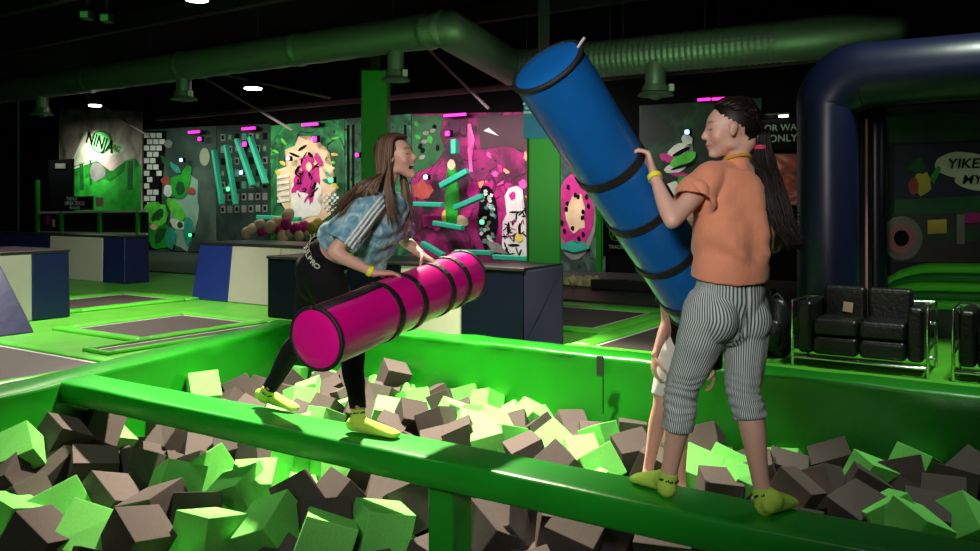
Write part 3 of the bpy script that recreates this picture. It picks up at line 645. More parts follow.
# teal climbing bars, LED targets, neon strips on the walls
def bar(a, b, hgt, label, v=13.7, dep=.14):
    p, q = wp(*a, v), wp(*b, v); d = (q - p); L = d.length; d.normalize(); s = V; n = s.cross(d)
    bm = rbox(bmesh.new(), (p + q) / 2, (L, dep, hgt), Matrix((d, s, n)).transposed())
    o = ob('climbing_bar', bm, M['teal'], bevel=.02); tag(place(o), label, 'climbing bar', 'teal climbing bars'); return o
BARS = [((441, 186), (468, 171), .12, 'steep upper teal climbing bar on the magenta wall'), ((414, 204), (443, 205), .1, 'level teal climbing bar beside the laughing face'), ((455, 208), (483, 196), .11, 'upward sloping teal climbing bar left of the armoured figure'), ((434, 223), (463, 228), .1, 'teal climbing bar below the yellow patch'), ((422, 243), (444, 256), .11, 'lowest downward sloping teal climbing bar above the pink roll'), ((456, 252), (492, 253), .1, 'low teal climbing bar just above the end of the pink roll'), ((494, 257), (531, 259), .1, 'low teal climbing bar under the white armoured figure'), ((455, 139), (455, 154), .13, 'short upright teal bar high on the magenta wall'),
        ((237, 139), (253, 186), .1, 'left of two slanting teal poles on the black climbing panel'), ((250, 137), (266, 184), .1, 'right of two slanting teal poles on the black climbing panel'), ((214, 150), (222, 205), .08, 'dark teal pole at the left side of the climbing panel'), ((226, 145), (236, 205), .08, 'second teal pole from the left on the climbing panel'), ((258, 217), (300, 219), .1, 'long level teal bar above the cream foam pile')]
for a, b, h_, l in BARS: bar(a, b, h_, l)
def led(px, py, r, m, label, w=None, v=13.75, round_=False):
    p = wp(px, py, v); bm = bmesh.new(); s = r * 2 / F * p.y
    t = thing('light_target', p, label, 'light target' if not w else 'neon strip', 'glowing targets and strips on the climbing walls')
    if w:
        ob('housing', rbox(bmesh.new(), p + V * .05, (w / F * p.y / .8 + .04, .05, s * 1.1), RUV), M['black'], t); ob('glow', rbox(bmesh.new(), p, (w / F * p.y / .8, .05, s * .7), RUV), m, t)
    else:
        ob('housing', rbox(bmesh.new(), p + V * .06, (s * 1.3, .08, s * 1.3), RUV), M['dark'], t, bevel=.01); ob('glow', rbox(bmesh.new(), p, (s, .05, s), RUV), m, t, bevel=.02)
for px, py, r, k in ((181, 160, 1.8, 'blue'), (241, 172.5, 2, 'blue'), (425.5, 177, 2.2, 'blue'), (687, 132, 2.3, 'blue'), (199.5, 139, 2, 'pink'), (244.5, 144, 2.4, 'pink'), (314.5, 139, 2.6, 'pink'), (447.5, 133.5, 2.6, 'pink'), (288, 158.5, 1.8, 'blue'), (228, 189, 2.2, 'green'), (331, 180, 2.5, 'green'), (190, 235, 1.7, 'green'), (482, 222, 2.3, 'green'), (357, 155, 2, 'pink')):
    led(px, py, r, M['led_' + k], {181: 'blue square target above the green leafy figure', 241: 'blue square target between the slanting teal poles', 425.5: 'blue square target in front of the laughing face', 687: 'blue square target in front of the profile with the ponytail', 199.5: 'pink square target above the pale disc', 244.5: 'pink target above the slanting teal poles', 314.5: 'pink target above the magenta hair', 447.5: 'pink square target high on the magenta wall', 288: 'blue target left of the magenta hair', 228: 'green square target on the black climbing panel', 331: 'green square target right of the magenta hair', 190: 'green square target at the foot of the leafy figure', 482: 'green square target beside the armoured figure', 357: 'pink target beside the green column'}[px])
for px, py, wd, l in ((194, 132, 13, 'pink neon strip above the leafy figure'), (248.5, 128.5, 15, 'pink neon strip above the black climbing panel'), (310, 124.5, 17, 'pink neon strip above the magenta-haired figure'), (455, 115, 21, 'pink neon strip above the magenta wall'), (704, 99.5, 10, 'short pink neon strip left above the ponytail head'), (722, 98.5, 16, 'pink neon strip touching the top of the ponytail head')):
    led(px, py, 1.8, M['led_pink'], l, w=wd)

# railing at far left with notice
rl_ = thing('railing', uv(-16.5, 12.6, -.02), 'green railing with a pale top rail below the graffiti logo', 'railing')
def wr(px, py, v=12.6): return onv(px, py, v)
poly('top_rail', [wr(40, 213.5), wr(148, 212), wr(148, 210.3), wr(40, 211.5)], NW, .06, M['white_band'], rl_)
poly('low_rail', [wr(40, 233.5), wr(148, 235), wr(148, 233), wr(40, 231.5)], NW, .06, M['white_band'], rl_)
for x in (39, 63, 101, 139): poly('post', [wr(x - 1.2, 250), wr(x + 1.2, 250), wr(x + 1.2, 180 if x < 60 else 211), wr(x - 1.2, 180 if x < 60 else 211)], NW, .06, M['column'], rl_)
poly('netting', [wr(40, 248), wr(148, 248), wr(148, 212), wr(40, 212)], NW, .004, mat('black_netting', (.008, .014, .01), .8, nscale=60, namt=.5), rl_, -.02)
no = thing('notice', wr(87, 212), 'black notice with white lettering on the railing below the skyline', 'sign')
poly('board', [wr(63, 210), wr(95, 210), wr(95, 196), wr(63, 197)], NW, .02, P_black, no, .04)
text('lettering', 'THIS IS A', wr(74, 199) + NW * .065, U, up, .13, P_white, no); text('lettering', 'NINJA TRACK', wr(77, 203.5) + NW * .065, U, up, .15, P_white, no); text('lettering', 'NO SHOES', wr(77, 208) + NW * .065, U, up, .1, P_white, no)
no2 = ob('paper_notice', rbox(bmesh.new(), wr(102, 202) + NW * .06, (.34, .01, .24), RUV), P_cream); tag(place(no2), 'small cream paper notice right of the black notice', 'notice')
pm = thing('picture_card', wr(51, 229), 'small pink and cream card on the far left railing', 'card')
ob('pink_card', rbox(bmesh.new(), wr(50, 220) + NW * .05, (.2, .01, .24), RUV), P_mag, pm); ob('cream_card', rbox(bmesh.new(), wr(56, 223) + NW * .07, (.12, .01, .2), RUV), P_cream, pm)
dr = thing('doorway', uv(-18.6, 13.6, -.02), 'dark doorway with a small sign at the far left', 'doorway')
poly('frame', [wr(36, 250), wr(60, 250), wr(60, 158), wr(36, 160)], NW, .05, M['black'], dr, -.4); poly('sign_plate', [wr(44, 168), wr(54, 168), wr(54, 163), wr(44, 163)], NW, .02, P_grey, dr, -.33)
# cream and magenta foam shapes in the far pit, seen over the blue-cream block
fb = thing('padded_kerb', uv(-11.5, 11.6, -.02), 'dark low padded kerb of the far foam pit', 'kerb')
ob('kerb_body', box_uv(-14.5, -7.9, 11.5, 11.7, -.02, .3), M['black_top'], fb, bevel=.02)
k = 0; FP = []
for px, py, m in ((252, 229, 'c'), (259, 224, 'c'), (263, 231, 'm'), (270, 227, 'c'), (276, 222, 'c'), (279, 230, 'm'), (286, 224, 'm'), (291, 231, 'c'), (288, 215, 'c'), (296, 229, 'm'), (303, 226, 'm'), (305, 232, 'c'), (312, 228, 'y'), (317, 224, 'y'), (322, 229, 'y'), (330, 226, 'y'), (247, 233, 'c'), (283, 236, 'c'), (299, 236, 'c')):
    p = onv(px, py, 12.0 + (k % 3) * .12); bm = bmesh.new(); rr = R.uniform(.09, .13)
    ell(bm, p, (rr, rr * .8, rr * 1.25), Euler((R.random(), R.random(), R.random())).to_matrix(), 12, 8)
    o = ob('soft_foam_ball', bm, {'c': P_cream, 'm': P_mag, 'y': P_yel}[m], smooth=True); k += 1
    FP.append((px, py, {'c': 'cream', 'm': 'magenta', 'y': 'yellow'}[m], place(o)))
WORD = ['', 'second', 'third', 'fourth', 'fifth', 'sixth', 'seventh', 'eighth', 'ninth', 'tenth']
for nm in ('cream', 'magenta', 'yellow'):
    L_ = sorted([f for f in FP if f[2] == nm], key=lambda f: f[0])
    for i, f in enumerate(L_):
        a = 'leftmost' if i == 0 else 'rightmost' if i == len(L_) - 1 else WORD[i] + ' from the left of the'
        tag(f[3], '%s %s soft foam %s heaped far back under the murals' % (a, nm, 'piece' if 'most' in a else 'pieces'), 'foam piece', 'foam pieces in the far pile')
for i, px in enumerate((566, 573, 580, 588, 595)):
    p = onv(px, 281, 11.4); o = ob('foam_chunk', rbox(bmesh.new(), p, (.14, .12, .12), Euler((i, i * .7, i * 1.3)).to_matrix()), P_cream, bevel=.02)
    tag(place(o), ('leftmost', 'second', 'third', 'fourth', 'rightmost')[i] + ' cream foam chunk of the row far behind the trampoline, right of the column', 'foam piece', 'cream foam chunks behind the trampoline')
o = ob('rim_bench', box_uv(-5.6, -3.0, 11.1, 11.3, -.02, .12), M['black_top'], bevel=.02); tag(place(o), 'low black kerb in front of the spotted ball mural', 'kerb')

# ------------------------------------------------------------------ inflatable arch on the right
inf = thing('inflatable_arch', uv(.6, 8.4, -.045), 'big dark blue inflatable arch behind the sofas', 'inflatable')
M['inflate'] = mat('navy_inflatable', (.004, .006, .024), .33, bump=.1, bscale=3)
M['inflate_top'] = mat('black_inflatable', (.006, .008, .012), .35, bump=.1, bscale=3)
def pillar(u_, v_, r, z1, m, name='pillar'):
    bm = tube(bmesh.new(), [uv(u_, v_, -.04 + r * .2), uv(u_, v_, z1 * .5), uv(u_, v_, z1)], [r, r * 1.04, r], side=U, n=28, k=6); return ob(name, bm, m, inf, smooth=True)
bm = tube(bmesh.new(), [uv(-1.62, 7.75, .0), uv(-1.62, 7.75, 1.0), uv(-1.62, 7.75, 1.9), uv(-1.60, 7.75, 2.12), uv(-1.42, 7.75, 2.28), uv(-1.1, 7.75, 2.3), uv(0, 7.75, 2.3), uv(1.3, 7.75, 2.3), uv(3.0, 7.75, 2.3), uv(3.4, 7.75, 2.26), uv(3.58, 7.75, 2.1), uv(3.6, 7.75, 1.8), uv(3.6, 7.75, 0)],
          [(.25, .25)] * 3 + [(.25, .27), (.25, .29), (.25, .27)] + [(.25, .26)] * 3 + [(.25, .28), (.25, .27), (.25, .25), (.25, .25)], side=V, n=28, k=6)
ob('arch_tube', bm, M['inflate'], inf, smooth=True)
for u_, v_, m in ((-1.47, 8.35, 'inflate_top'), (-1.40, 8.75, 'inflate')):
    bm = tube(bmesh.new(), [uv(u_, v_, .0), uv(u_, v_, 1.0), uv(u_, v_, 1.98)], [.10, .105, .10], side=U, n=24, k=6); ob('inner_pillar', bm, M[m], inf, smooth=True)
gl = bmesh.new(); tube(gl, [uv(-1.36, 8.05, .0), uv(-1.36, 8.05, 1.95)], [.012, .012], n=8, k=1); ob('pink_strip', gl, mat('dull_pink', (.35, .12, .16), .5), inf)  # thin upright strip in dull pink beside the inner pillars
bm = bmesh.new(); rbox(bm, uv(1.2, 9.5, 1.1), (5.2, .12, 2.2), RUV); bw = ob('back_wall', bm, paint('inflatable_print', [(.004, .006, .012), (.006, .01, .03), (.004, .05, .02)], .8, 1), inf)
bm = bmesh.new(); rbox(bm, uv(1.2, 8.6, 2.28), (5.2, 1.7, .12), RUV); ob('roof', bm, M['inflate_top'], inf)
def wi(px, py): return onv(px, py, 9.43)
def ifig(name, pts, m, off=0, th=.006): return poly(name, [wi(x, y) for x, y in pts], NW, th, m, bw, off)
ifig('green_band', blob(930, 128, 75, 16, seed=2), mat('murky_green', (.004, .06, .02), .6, nscale=2, namt=.6))
ifig('purple_band', [(895, 200), (1010, 196), (1010, 140), (895, 146)], mat('deep_navy_print', (.01, .01, .045), .6), .004)
ifig('speech_bubble', blob(962, 165, 27, 13, n=28, rough=.03), mat('bubble_white', (.7, .68, .55), .6), .012)
ifig('speech_bubble', blob(985, 180, 30, 11, n=28, rough=.03), mat('bubble_white_low', (.7, .68, .55), .6), .014)
text('bubble_lettering', 'YIKES!', wi(969, 164) + NW * .028, U, up, .135, P_black, bw, .002, .15); text('bubble_lettering', 'MY', wi(972, 180) + NW * .028, U, up, .12, P_black, bw, .002, .2)
ifig('cartoon_hair', blob(918, 166, 9, 7, seed=7, rough=.4), P_dgreen, .012); ifig('cartoon_face', blob(922, 184, 9, 12, seed=1, rough=.2), P_yel, .01); ifig('cartoon_shadow', blob(914, 186, 5, 8, seed=4), P_red, .018); ifig('green_arm', [(930, 178), (938, 166), (942, 168), (934, 184)], P_green, .02)
ifig('green_band', [(895, 215), (1010, 212), (1010, 194), (895, 200)], mat('band_green', (.005, .12, .03), .6, nscale=2, namt=.5), .01)
ifig('grey_band', [(893, 262), (1010, 262), (1010, 214), (893, 214)], mat('brown_grey', (.05, .05, .04), .6, nscale=3, namt=.4), .012)
ifig('green_stripe', [(900, 242), (1010, 240), (1010, 230), (900, 232)], P_dgreen, .02)
for rr, mm, of in ((22, P_grey, .022), (15, mat('dusty_pink', (.4, .14, .16), .6), .03), (8, P_black, .038)): ifig('target_ring', blob(902, 238, rr * .95, rr, n=26, rough=0), mm, of)
ifig('yellow_patch', [(928, 234), (947, 233), (947, 219), (928, 220)], P_yel, .03); ifig('magenta_patch', [(966, 223), (1000, 222), (1000, 212), (964, 213)], P_mag, .03); ifig('white_bar', [(957, 244), (965, 244), (965, 214), (957, 214)], P_grey, .03)
# green striped slide bulges
for i in range(5):
    zz = .62 - i * .085; bm = bmesh.new(); a = catmull([uv(-1.38 - i * .05, 9.0, zz - .22), uv(-1.1 - i * .05, 8.95, zz - .05), uv(-.6, 8.9, zz), uv(1.5, 8.85, zz + .02), uv(2.8, 8.8, zz)], 4)
    tube(bm, a, [.05] * len(a), side=V, n=12, k=1); ob('slide_roll', bm, M['pad'] if i % 2 == 0 else mat('deep_green_roll', (.01, .15, .02), .35), inf, smooth=True)
bm = bmesh.new(); rbox(bm, uv(1.2, 9.15, .15), (4.6, .4, .5), RUV); ob('slide_base', bm, M['inflate_top'], inf, bevel=.05)

# ------------------------------------------------------------------ sofas
def sofa(u0, u1, v0, label, labelcard=False):
    dep = .5; t = thing('sofa', uv((u0 + u1) / 2, v0 + dep / 2, -.045), label, 'sofa', 'black leather sofas with chrome frames')
    W_ = u1 - u0; z0 = -.045; r = .012
    fr = bmesh.new()
    def tb(pts): tube(fr, pts, [r] * len(pts), n=10, k=1)
    for uu in (u0, u1):
        for vv in (v0, v0 + dep): tb([uv(uu, vv, z0 + .01), uv(uu, vv, z0 + .5)])
        tb([uv(uu, v0, z0 + .5), uv(uu, v0 + dep, z0 + .5)]); tb([uv(uu, v0, z0 + .2), uv(uu, v0 + dep, z0 + .2)])
    for vv in (v0, v0 + dep): tb([uv(u0, vv, z0 + .07), uv(u1, vv, z0 + .07)])
    for zz in (.34, .5): tb([uv(u0, v0 + dep, z0 + zz), uv(u1, v0 + dep, z0 + zz)])
    ob('chrome_frame', fr, M['chrome'], t, smooth=True)
    a = .11; hw = (W_ - 2 * a - .06) / 2
    def cush(name, c, s): bm = rbox(bmesh.new(), c, s, RUV); return ob(name, bm, M['leather'], t, bevel=.035, seg=4)
    for k in (0, 1):
        uc = u0 + .03 + a + hw * (k + .5)
        cush('seat_cushion', uv(uc, v0 + .22, z0 + .31), (hw - .008, .4, .13)); cush('base_cushion', uv(uc, v0 + .22, z0 + .17), (hw - .008, .42, .14))
        bc = cush('back_cushion', uv(uc, v0 + .42, z0 + .45), (hw - .01, .12, .3))
    for uu in (u0 + .03 + a / 2, u1 - .03 - a / 2): cush('armrest', uv(uu, v0 + .24, z0 + .3), (a, .44, .4))
    return t
s1 = sofa(-1.68, -.74, 6.8, 'black two-seat sofa with a chrome frame in front of the inflatable pillar')
o = ob('paper_card', rbox(bmesh.new(), W(848, 307, 6.62), (.07, .008, .075), RUV @ Matrix.Rotation(.12, 3, 'Y')), P_cream); tag(place(o), 'small cream card stuck on the back cushion of the left sofa', 'card')
sofa(-.58, .36, 6.8, 'black sofa with a chrome frame cut off by the right edge')
bp = thing('backpack', uv(-1.9, 7.1, -.045), 'black backpack standing beside the left sofa', 'backpack')
bm = tube(bmesh.new(), [uv(-1.88, 7.1, .03), uv(-1.88, 7.1, .2), uv(-1.88, 7.1, .38)], [(.12, .09), (.13, .1), (.09, .06)], side=U, n=20, k=4); ob('bag_body', bm, M['leather'], bp, smooth=True)
bm = tube(bmesh.new(), [uv(-1.9, 7.0, .08), uv(-1.9, 6.99, .16), uv(-1.9, 7.0, .24)], [(.08, .04), (.09, .045), (.07, .03)], side=U, n=16, k=3); ob('front_pocket', bm, M['leather'], bp, smooth=True)
bm = tube(bmesh.new(), [uv(-1.93, 7.1, .42), uv(-1.88, 7.1, .47), uv(-1.83, 7.1, .42)], [.01] * 3, n=8, k=4); ob('carry_loop', bm, M['strap'], bp, smooth=True)




# ------------------------------------------------------------------ people
def solid(name, bm, m, parent, voxel=.006, smooth=4, fn=None, fac=.5):
    me = mesh(bm, name); o = bpy.data.objects.new('tmp', me); C.objects.link(o)
    r = o.modifiers.new('r', 'REMESH'); r.mode = 'VOXEL'; r.voxel_size = voxel
    s = o.modifiers.new('s', 'SMOOTH'); s.iterations = smooth; s.factor = fac
    n = bpy.data.meshes.new_from_object(o.evaluated_get(bpy.context.evaluated_depsgraph_get())); n.name = name
    bpy.data.objects.remove(o); bpy.data.meshes.remove(me)
    if fn:
        k = len(n.vertices); c = np.empty(k * 3, 'f'); n.vertices.foreach_get('co', c); c = c.reshape(-1, 3)
        nr = np.empty(k * 3, 'f'); n.vertices.foreach_get('normal', nr); nr = nr.reshape(-1, 3)
        c2 = fn(n, c.astype('d'), nr.astype('d'))
        if c2 is not None: n.vertices.foreach_set('co', c2.astype('f').ravel()); n.update()
    n.polygons.foreach_set('use_smooth', [True] * len(n.polygons)); n.materials.clear()
    return link(name, n, m, parent)
def attr(me, name, vals): a = me.attributes.new(name, 'FLOAT', 'POINT'); a.data.foreach_set('value', np.asarray(vals, 'f'))
def vnoise(c, sc, seed=0): return np.array([noise.noise(Vector((p[0] * sc + seed, p[1] * sc, p[2] * sc))) for p in c])
def frame(f, up=(0, 0, 1)):
    f = Vector(f).normalized(); r = f.cross(Vector(up)).normalized(); u = r.cross(f); return Matrix((r, f, u)).transposed()
def skinmat(name, col, lip):
    m = mat(name, col, .48, sss=.12, nscale=9, namt=.1, bump=.08, bscale=60); nt = m.node_tree; N = nt.nodes; L = nt.links; b = N['Principled BSDF']
    src = b.inputs['Base Color'].links[0].from_socket
    for an, cc in (('lip', lip), ('dark', (.05, .012, .01)), ('brow', (.05, .03, .02)), ('blush', (col[0] * 1.0, col[1] * .62, col[2] * .55))):
        a = N.new('ShaderNodeAttribute'); a.attribute_name = an; mx = N.new('ShaderNodeMix'); mx.data_type = 'RGBA'
        L.new(a.outputs['Fac'], mx.inputs['Factor']); L.new(src, mx.inputs['A']); mx.inputs['B'].default_value = (*cc, 1); src = mx.outputs['Result']
    L.new(src, b.inputs['Base Color']); return m
EARY = .008
def head(bm, c, RF, s=1.0, mouth=0):
    # head in local axes x right, y forward, z up
    def P(x, y, z): return c + RF @ Vector((x * s, y * s, z * s))
    def E(x, y, z, a, b, d, rot=None): ell(bm, P(x, y, z), (a * s, b * s, d * s), RF @ (rot or Matrix.Identity(3)))
    E(0, -.014, .030, .073, .095, .083); E(0, .03, .015, .064, .062, .075)
    X = RF @ Vector((1, 0, 0))
    tube(bm, [P(0, .03, .0), P(0, .036, -.04), P(0, .050, -.072 - mouth * .5), P(0, .064, -.090 - mouth)], [(.060 * s, .058 * s), (.052 * s, .050 * s), (.037 * s, .034 * s), (.019 * s, .016 * s)], side=X, n=16, k=4)
    for q in (-1, 1):
        E(q * .034, .060, -.024, .026, .026, .026); E(q * .03, .0715, .032, .026, .014, .010)
        E(q * .031, .0700, .011, .0150, .0125, .0125)
        E(q * .040, .008, -.056 - mouth * .4, .016, .034, .020)
        E(q * .076, EARY, -.004, .009, .018, .030, Euler((.15, 0, q * -.35)).to_matrix()); E(q * .080, EARY - .006, .006, .009, .016, .02, Euler((.15, 0, q * -.4)).to_matrix())
        E(q * .0095, .095, -.022, .0085, .010, .0075)
    E(0, .058, -.03, .038, .034, .04)
    tube(bm, [P(0, .080, .026), P(0, .094, .002), P(0, .105, -.018)], [.008 * s, .0085 * s, .0108 * s], side=X, n=10, k=3)
    E(0, .089, -.046, .021, .012, .0075); E(0, .086, -.060 - mouth * .9, .018, .012, .0075); E(0, .080, -.088 - mouth, .019, .017, .015)
    E(0, -.05, -.045, .045, .045, .05)
def hand(bm, wrist, d, palm, thumb_side, s=1.0, curl=(.6, .8, .5), spread=.06, thumb_curl=.4, tdir=None):
    d = Vector(d).normalized(); n = Vector(palm); n = (n - d * n.dot(d)).normalized(); t = d.cross(n) * thumb_side
    L = .088 * s; w = Vector(wrist)
    tube(bm, [w - d * .02 * s, w + d * .02 * s, w + d * L * .6, w + d * L], [(.024 * s, .018 * s), (.030 * s, .017 * s), (.040 * s, .0155 * s), (.038 * s, .0125 * s)], side=t, n=12, k=3)
    nails = []
    for i, (off, ln) in enumerate(((.029, .94), (.0098, 1.04), (-.0098, .97), (-.028, .78))):
        p = w + d * L * (1.0 if i < 3 else .95) + t * off * s; dd = (d + t * spread * (1.5 - i)).normalized()
        pts = [p - d * .03 * s, p]; a = 0; rad = [.0098 * s, .0098 * s]
        for seg, cu, r in zip((.042, .027, .022), curl, (.0092, .0085, .0072)):
            a += cu; q = dd * math.cos(a) + n * math.sin(a); pts.append(pts[-1] + q * seg * ln * s); rad.append(r * s)
        tube(bm, pts, rad, side=t, n=8, k=3)
    p = w + d * .022 * s + t * .022 * s
    td = Vector(tdir).normalized() if tdir is not None else (d * .7 + t * .75 + n * .25).normalized()
    e = td * 1
    pts = [p, p + e * .035 * s]; e = (e + n * thumb_curl).normalized(); pts.append(pts[-1] + e * .032 * s); e = (e + n * thumb_curl + d * .2).normalized(); pts.append(pts[-1] + e * .026 * s)
    tube(bm, pts, [.015 * s, .0125 * s, .0105 * s, .0085 * s], side=n, n=8, k=3)
def foot(bm, heel, toe, s=1.0, fat=0.0, ankle=None):
    h = Vector(heel); t = Vector(toe); d = (t - h); L = d.length; d.normalize(); up = Vector((0, 0, 1)); sd = d.cross(up).normalized()
    pts = [h + up * (.034 + fat) * s, h + d * L * .3 + up * .038 * s, h + d * L * .6 + up * .028 * s, h + d * L * .84 + up * .020 * s, h + d * L * .95 + up * .015 * s]
    tube(bm, pts, [((.029 + fat) * s, (.032 + fat) * s), ((.031 + fat) * s, (.036 + fat) * s), ((.037 + fat) * s, (.028 + fat) * s), ((.040 + fat) * s, (.0195 + fat) * s), ((.034 + fat) * s, (.014 + fat) * s)], side=sd, n=16, k=4)
    if ankle is not None:
        tube(bm, [Vector(ankle), h + d * L * .17 + up * .05 * s], [(.037 + fat) * s, (.038 + fat) * s], side=sd, n=14, k=3)
def person_body(name, J, m, parent, mouth=0, voxel=.0052):
    bm = bmesh.new(); Hc, RF = J['head'], J['headR']; hs = J.get('hs', 1)
    head(bm, Hc, RF, hs, mouth)
    sp, sd = J['spine'], J['spine_side']
    tube(bm, sp, J['spine_r'], side=sd, n=24, k=5)
    nb = RF @ Vector((0, -.03, -.05)) * hs + Hc
    tube(bm, [nb, (nb + J['neck']) / 2, J['neck'], sp[-1]], [(.044, .047), (.042, .045), (.048, .047), (.065, .05)], side=sd[-1], n=16, k=4)
    for q in ('L', 'R'):
        sh, el, wr = J['sh' + q], J['el' + q], J['wr' + q]
        tube(bm, [J['neck'] * .6 + sp[-1] * .4, (J['neck'] * .4 + sp[-1] * .6) * .45 + sh * .55, sh], [.045, .046, .047], side=Vector((0, 0, 1)), n=12, k=3)
        tube(bm, [sh, sh.lerp(el, .5), el], [.047, .042, .035], n=14, k=4, side=J.get('armside'))
        tube(bm, [el, el.lerp(wr, .3), el.lerp(wr, .7), wr], [.034, .037, .029, .0225], n=14, k=4, side=J.get('armside'))
        hp, kn, an = J['hip' + q], J['kn' + q], J['an' + q]; fw = J['kneefwd' + q]
        tube(bm, [hp, hp.lerp(kn, .45), kn], [.088, .076, .055], n=18, k=5, side=J['spine_side'][0])
        tube(bm, [kn, kn.lerp(an, .3) - fw * .014, kn.lerp(an, .7) - fw * .004, an], [.053, .054, .040, .034], n=16, k=5, side=J['spine_side'][0])
        foot(bm, J['heel' + q], J['toe' + q], 1, 0, an)
        hand(bm, wr, *J['hand' + q])
    ri = RF.inverted(); cc = np.array(Hc); Ri = np.array(ri); O = mouth
    keepout = [np.array(J['wr' + q] + Vector(J['hand' + q][0]).normalized() * .09) for q in 'LR']
    def fn(me, c, nr):
        E_ = np.empty(len(me.edges) * 2, 'i'); me.edges.foreach_get('vertices', E_); E_ = E_.reshape(-1, 2)
        wgt = np.ones(len(c))
        for k_ in keepout: wgt *= np.clip((np.linalg.norm(c - k_, axis=1) - .10) / .03, 0, 1)
        wgt *= np.clip((c[:, 2] - min(J['anL'].z, J['anR'].z)) / .05, 0, 1)
        l0 = (c - cc) @ Ri.T / hs
        for (fx, fy, fz, fr, am) in ((0, .10, -.012, .024, .9), (0, .088, -.053, .026, .9), (-.031, .08, .012, .018, .8), (.031, .08, .012, .018, .8), (-.078, EARY, 0, .034, .95), (.078, EARY, 0, .034, .95)):
            dd = np.linalg.norm(l0 - np.array([fx, fy, fz]), axis=1); wgt *= 1 - am * np.exp(-(dd / fr) ** 4)
        deg = np.bincount(E_.ravel(), minlength=len(c))[:, None]
        for _ in range(26):
            sm_ = np.zeros_like(c)
            for a_ in range(3): sm_[:, a_] = np.bincount(E_[:, 0], c[E_[:, 1], a_], len(c)) + np.bincount(E_[:, 1], c[E_[:, 0], a_], len(c))
            c = c + (sm_ / np.maximum(deg, 1) - c) * (.6 * wgt)[:, None]
        l = (c - cc) @ Ri.T / hs; x, y, z = l[:, 0], l[:, 1], l[:, 2]
        front = (y > .05) & (np.abs(x) < .06) & (z > -.14) & (z < .09)
        lip = np.exp(-((x / .021) ** 2) ** 2 - (((z + .053 + O * .45) / (.0095 + O * .6)) ** 2) ** 2) * front
        if O:
            mo = np.exp(-((x / .019) ** 2) ** 2 - (((z + .053 + O * .45) / (.004 + O * .5)) ** 2) ** 2) * front
            l[:, 1] -= mo * .022
        else: mo = np.exp(-(x / .02) ** 2 - ((z + .053) / .0018) ** 2) * front; l[:, 1] -= mo * .002; mo = mo * .5
        crease = sum(np.exp(-(((x - q * .031) / .013) ** 2) ** 2 - ((z - .006 - 9 * (np.abs(x) - .031) ** 2) / .0016) ** 2) for q in (-1, 1)) * front; mo = np.maximum(mo, crease * .9)
        br = sum(np.exp(-(((x - q * .031) / .019) ** 2) ** 2 - ((z - .036 + .12 * np.abs(np.abs(x) - .03)) / .0035) ** 2) for q in (-1, 1)) * front
        bl = sum(np.exp(-((x - q * .04) / .02) ** 2 - ((z + .02) / .02) ** 2) for q in (-1, 1)) * front * .35 + np.exp(-(x / .014) ** 2 - ((z + .016) / .012) ** 2) * (y > .09) * .35
        attr(me, 'lip', np.clip(lip * .8, 0, 1)); attr(me, 'dark', np.clip(mo, 0, 1)); attr(me, 'brow', np.clip(br * .8, 0, 1)); attr(me, 'blush', np.clip(bl, 0, 1))
        return (l * hs) @ np.array(RF).T + cc
    b = solid('body', bm, m, parent, voxel, 4, fn)
    for q in (-1, 1):
        p = Hc + RF @ Vector((q * .031, .071, .010)) * hs
        lid = bmesh.new(); tube(lid, [p + RF @ Vector((x, .0118 - x * x * 26, -.004 + x * x * 14)) * hs for x in (-.013, -.0065, 0, .0065, .013)], [.0011] * 5, n=6, k=2, side=Vector((0, 0, 1)))
        ob('eyelash', lid, M['lash'], parent, smooth=True)
    return b
M['eye_white'] = mat('eye_white', (.75, .72, .7), .2); M['iris'] = mat('iris_brown', (.05, .025, .012), .15); M['lash'] = mat('lash', (.015, .01, .008), .6)
M['skinA'] = skinmat('fair_skin', (.72, .43, .34), (.5, .14, .13)); M['skinB'] = skinmat('fair_skin_rosy', (.70, .40, .31), (.48, .14, .13))
def hairmat(name, c1, c2):
    m = mat(name, c1, .5, spec=.3); nt = m.node_tree; a = nt.nodes.new('ShaderNodeAttribute'); a.attribute_name = 'tone'; r = nt.nodes.new('ShaderNodeValToRGB')
    r.color_ramp.elements[0].color = (*c1, 1); r.color_ramp.elements[1].color = (*c2, 1); nt.links.new(a.outputs['Fac'], r.inputs['Fac']); nt.links.new(r.outputs['Color'], nt.nodes['Principled BSDF'].inputs['Base Color']); return m
def strands(name, m, parent, specs, cap=None):
    # specs: list of (points, radius, tone); one hair mesh
    V_, F_, T_ = [], [], []
    def addbm(bm, tone):
        o = len(V_); bm.verts.index_update(); V_.extend([v.co[:] for v in bm.verts]); F_.extend([[o + v.index for v in f.verts] for f in bm.faces]); T_.extend([tone] * len(bm.verts)); bm.free()
    for pts, r, tone in specs:
        bm = bmesh.new(); k = len(pts)
        tube(bm, pts, [r * (.75 if i == 0 else 1 if i < k - 2 else .8 if i == k - 2 else .18) for i in range(k)], n=6, k=5, caps=False, side=Vector((.3, .9, .1)).normalized()); addbm(bm, tone)
    if cap: 
        bm = cap; addbm(bm, .25)
    me = bpy.data.meshes.new(name); me.from_pydata(V_, [], F_); me.update(); attr(me, 'tone', T_); me.polygons.foreach_set('use_smooth', [True] * len(me.polygons))
    return link(name, me, m, parent)
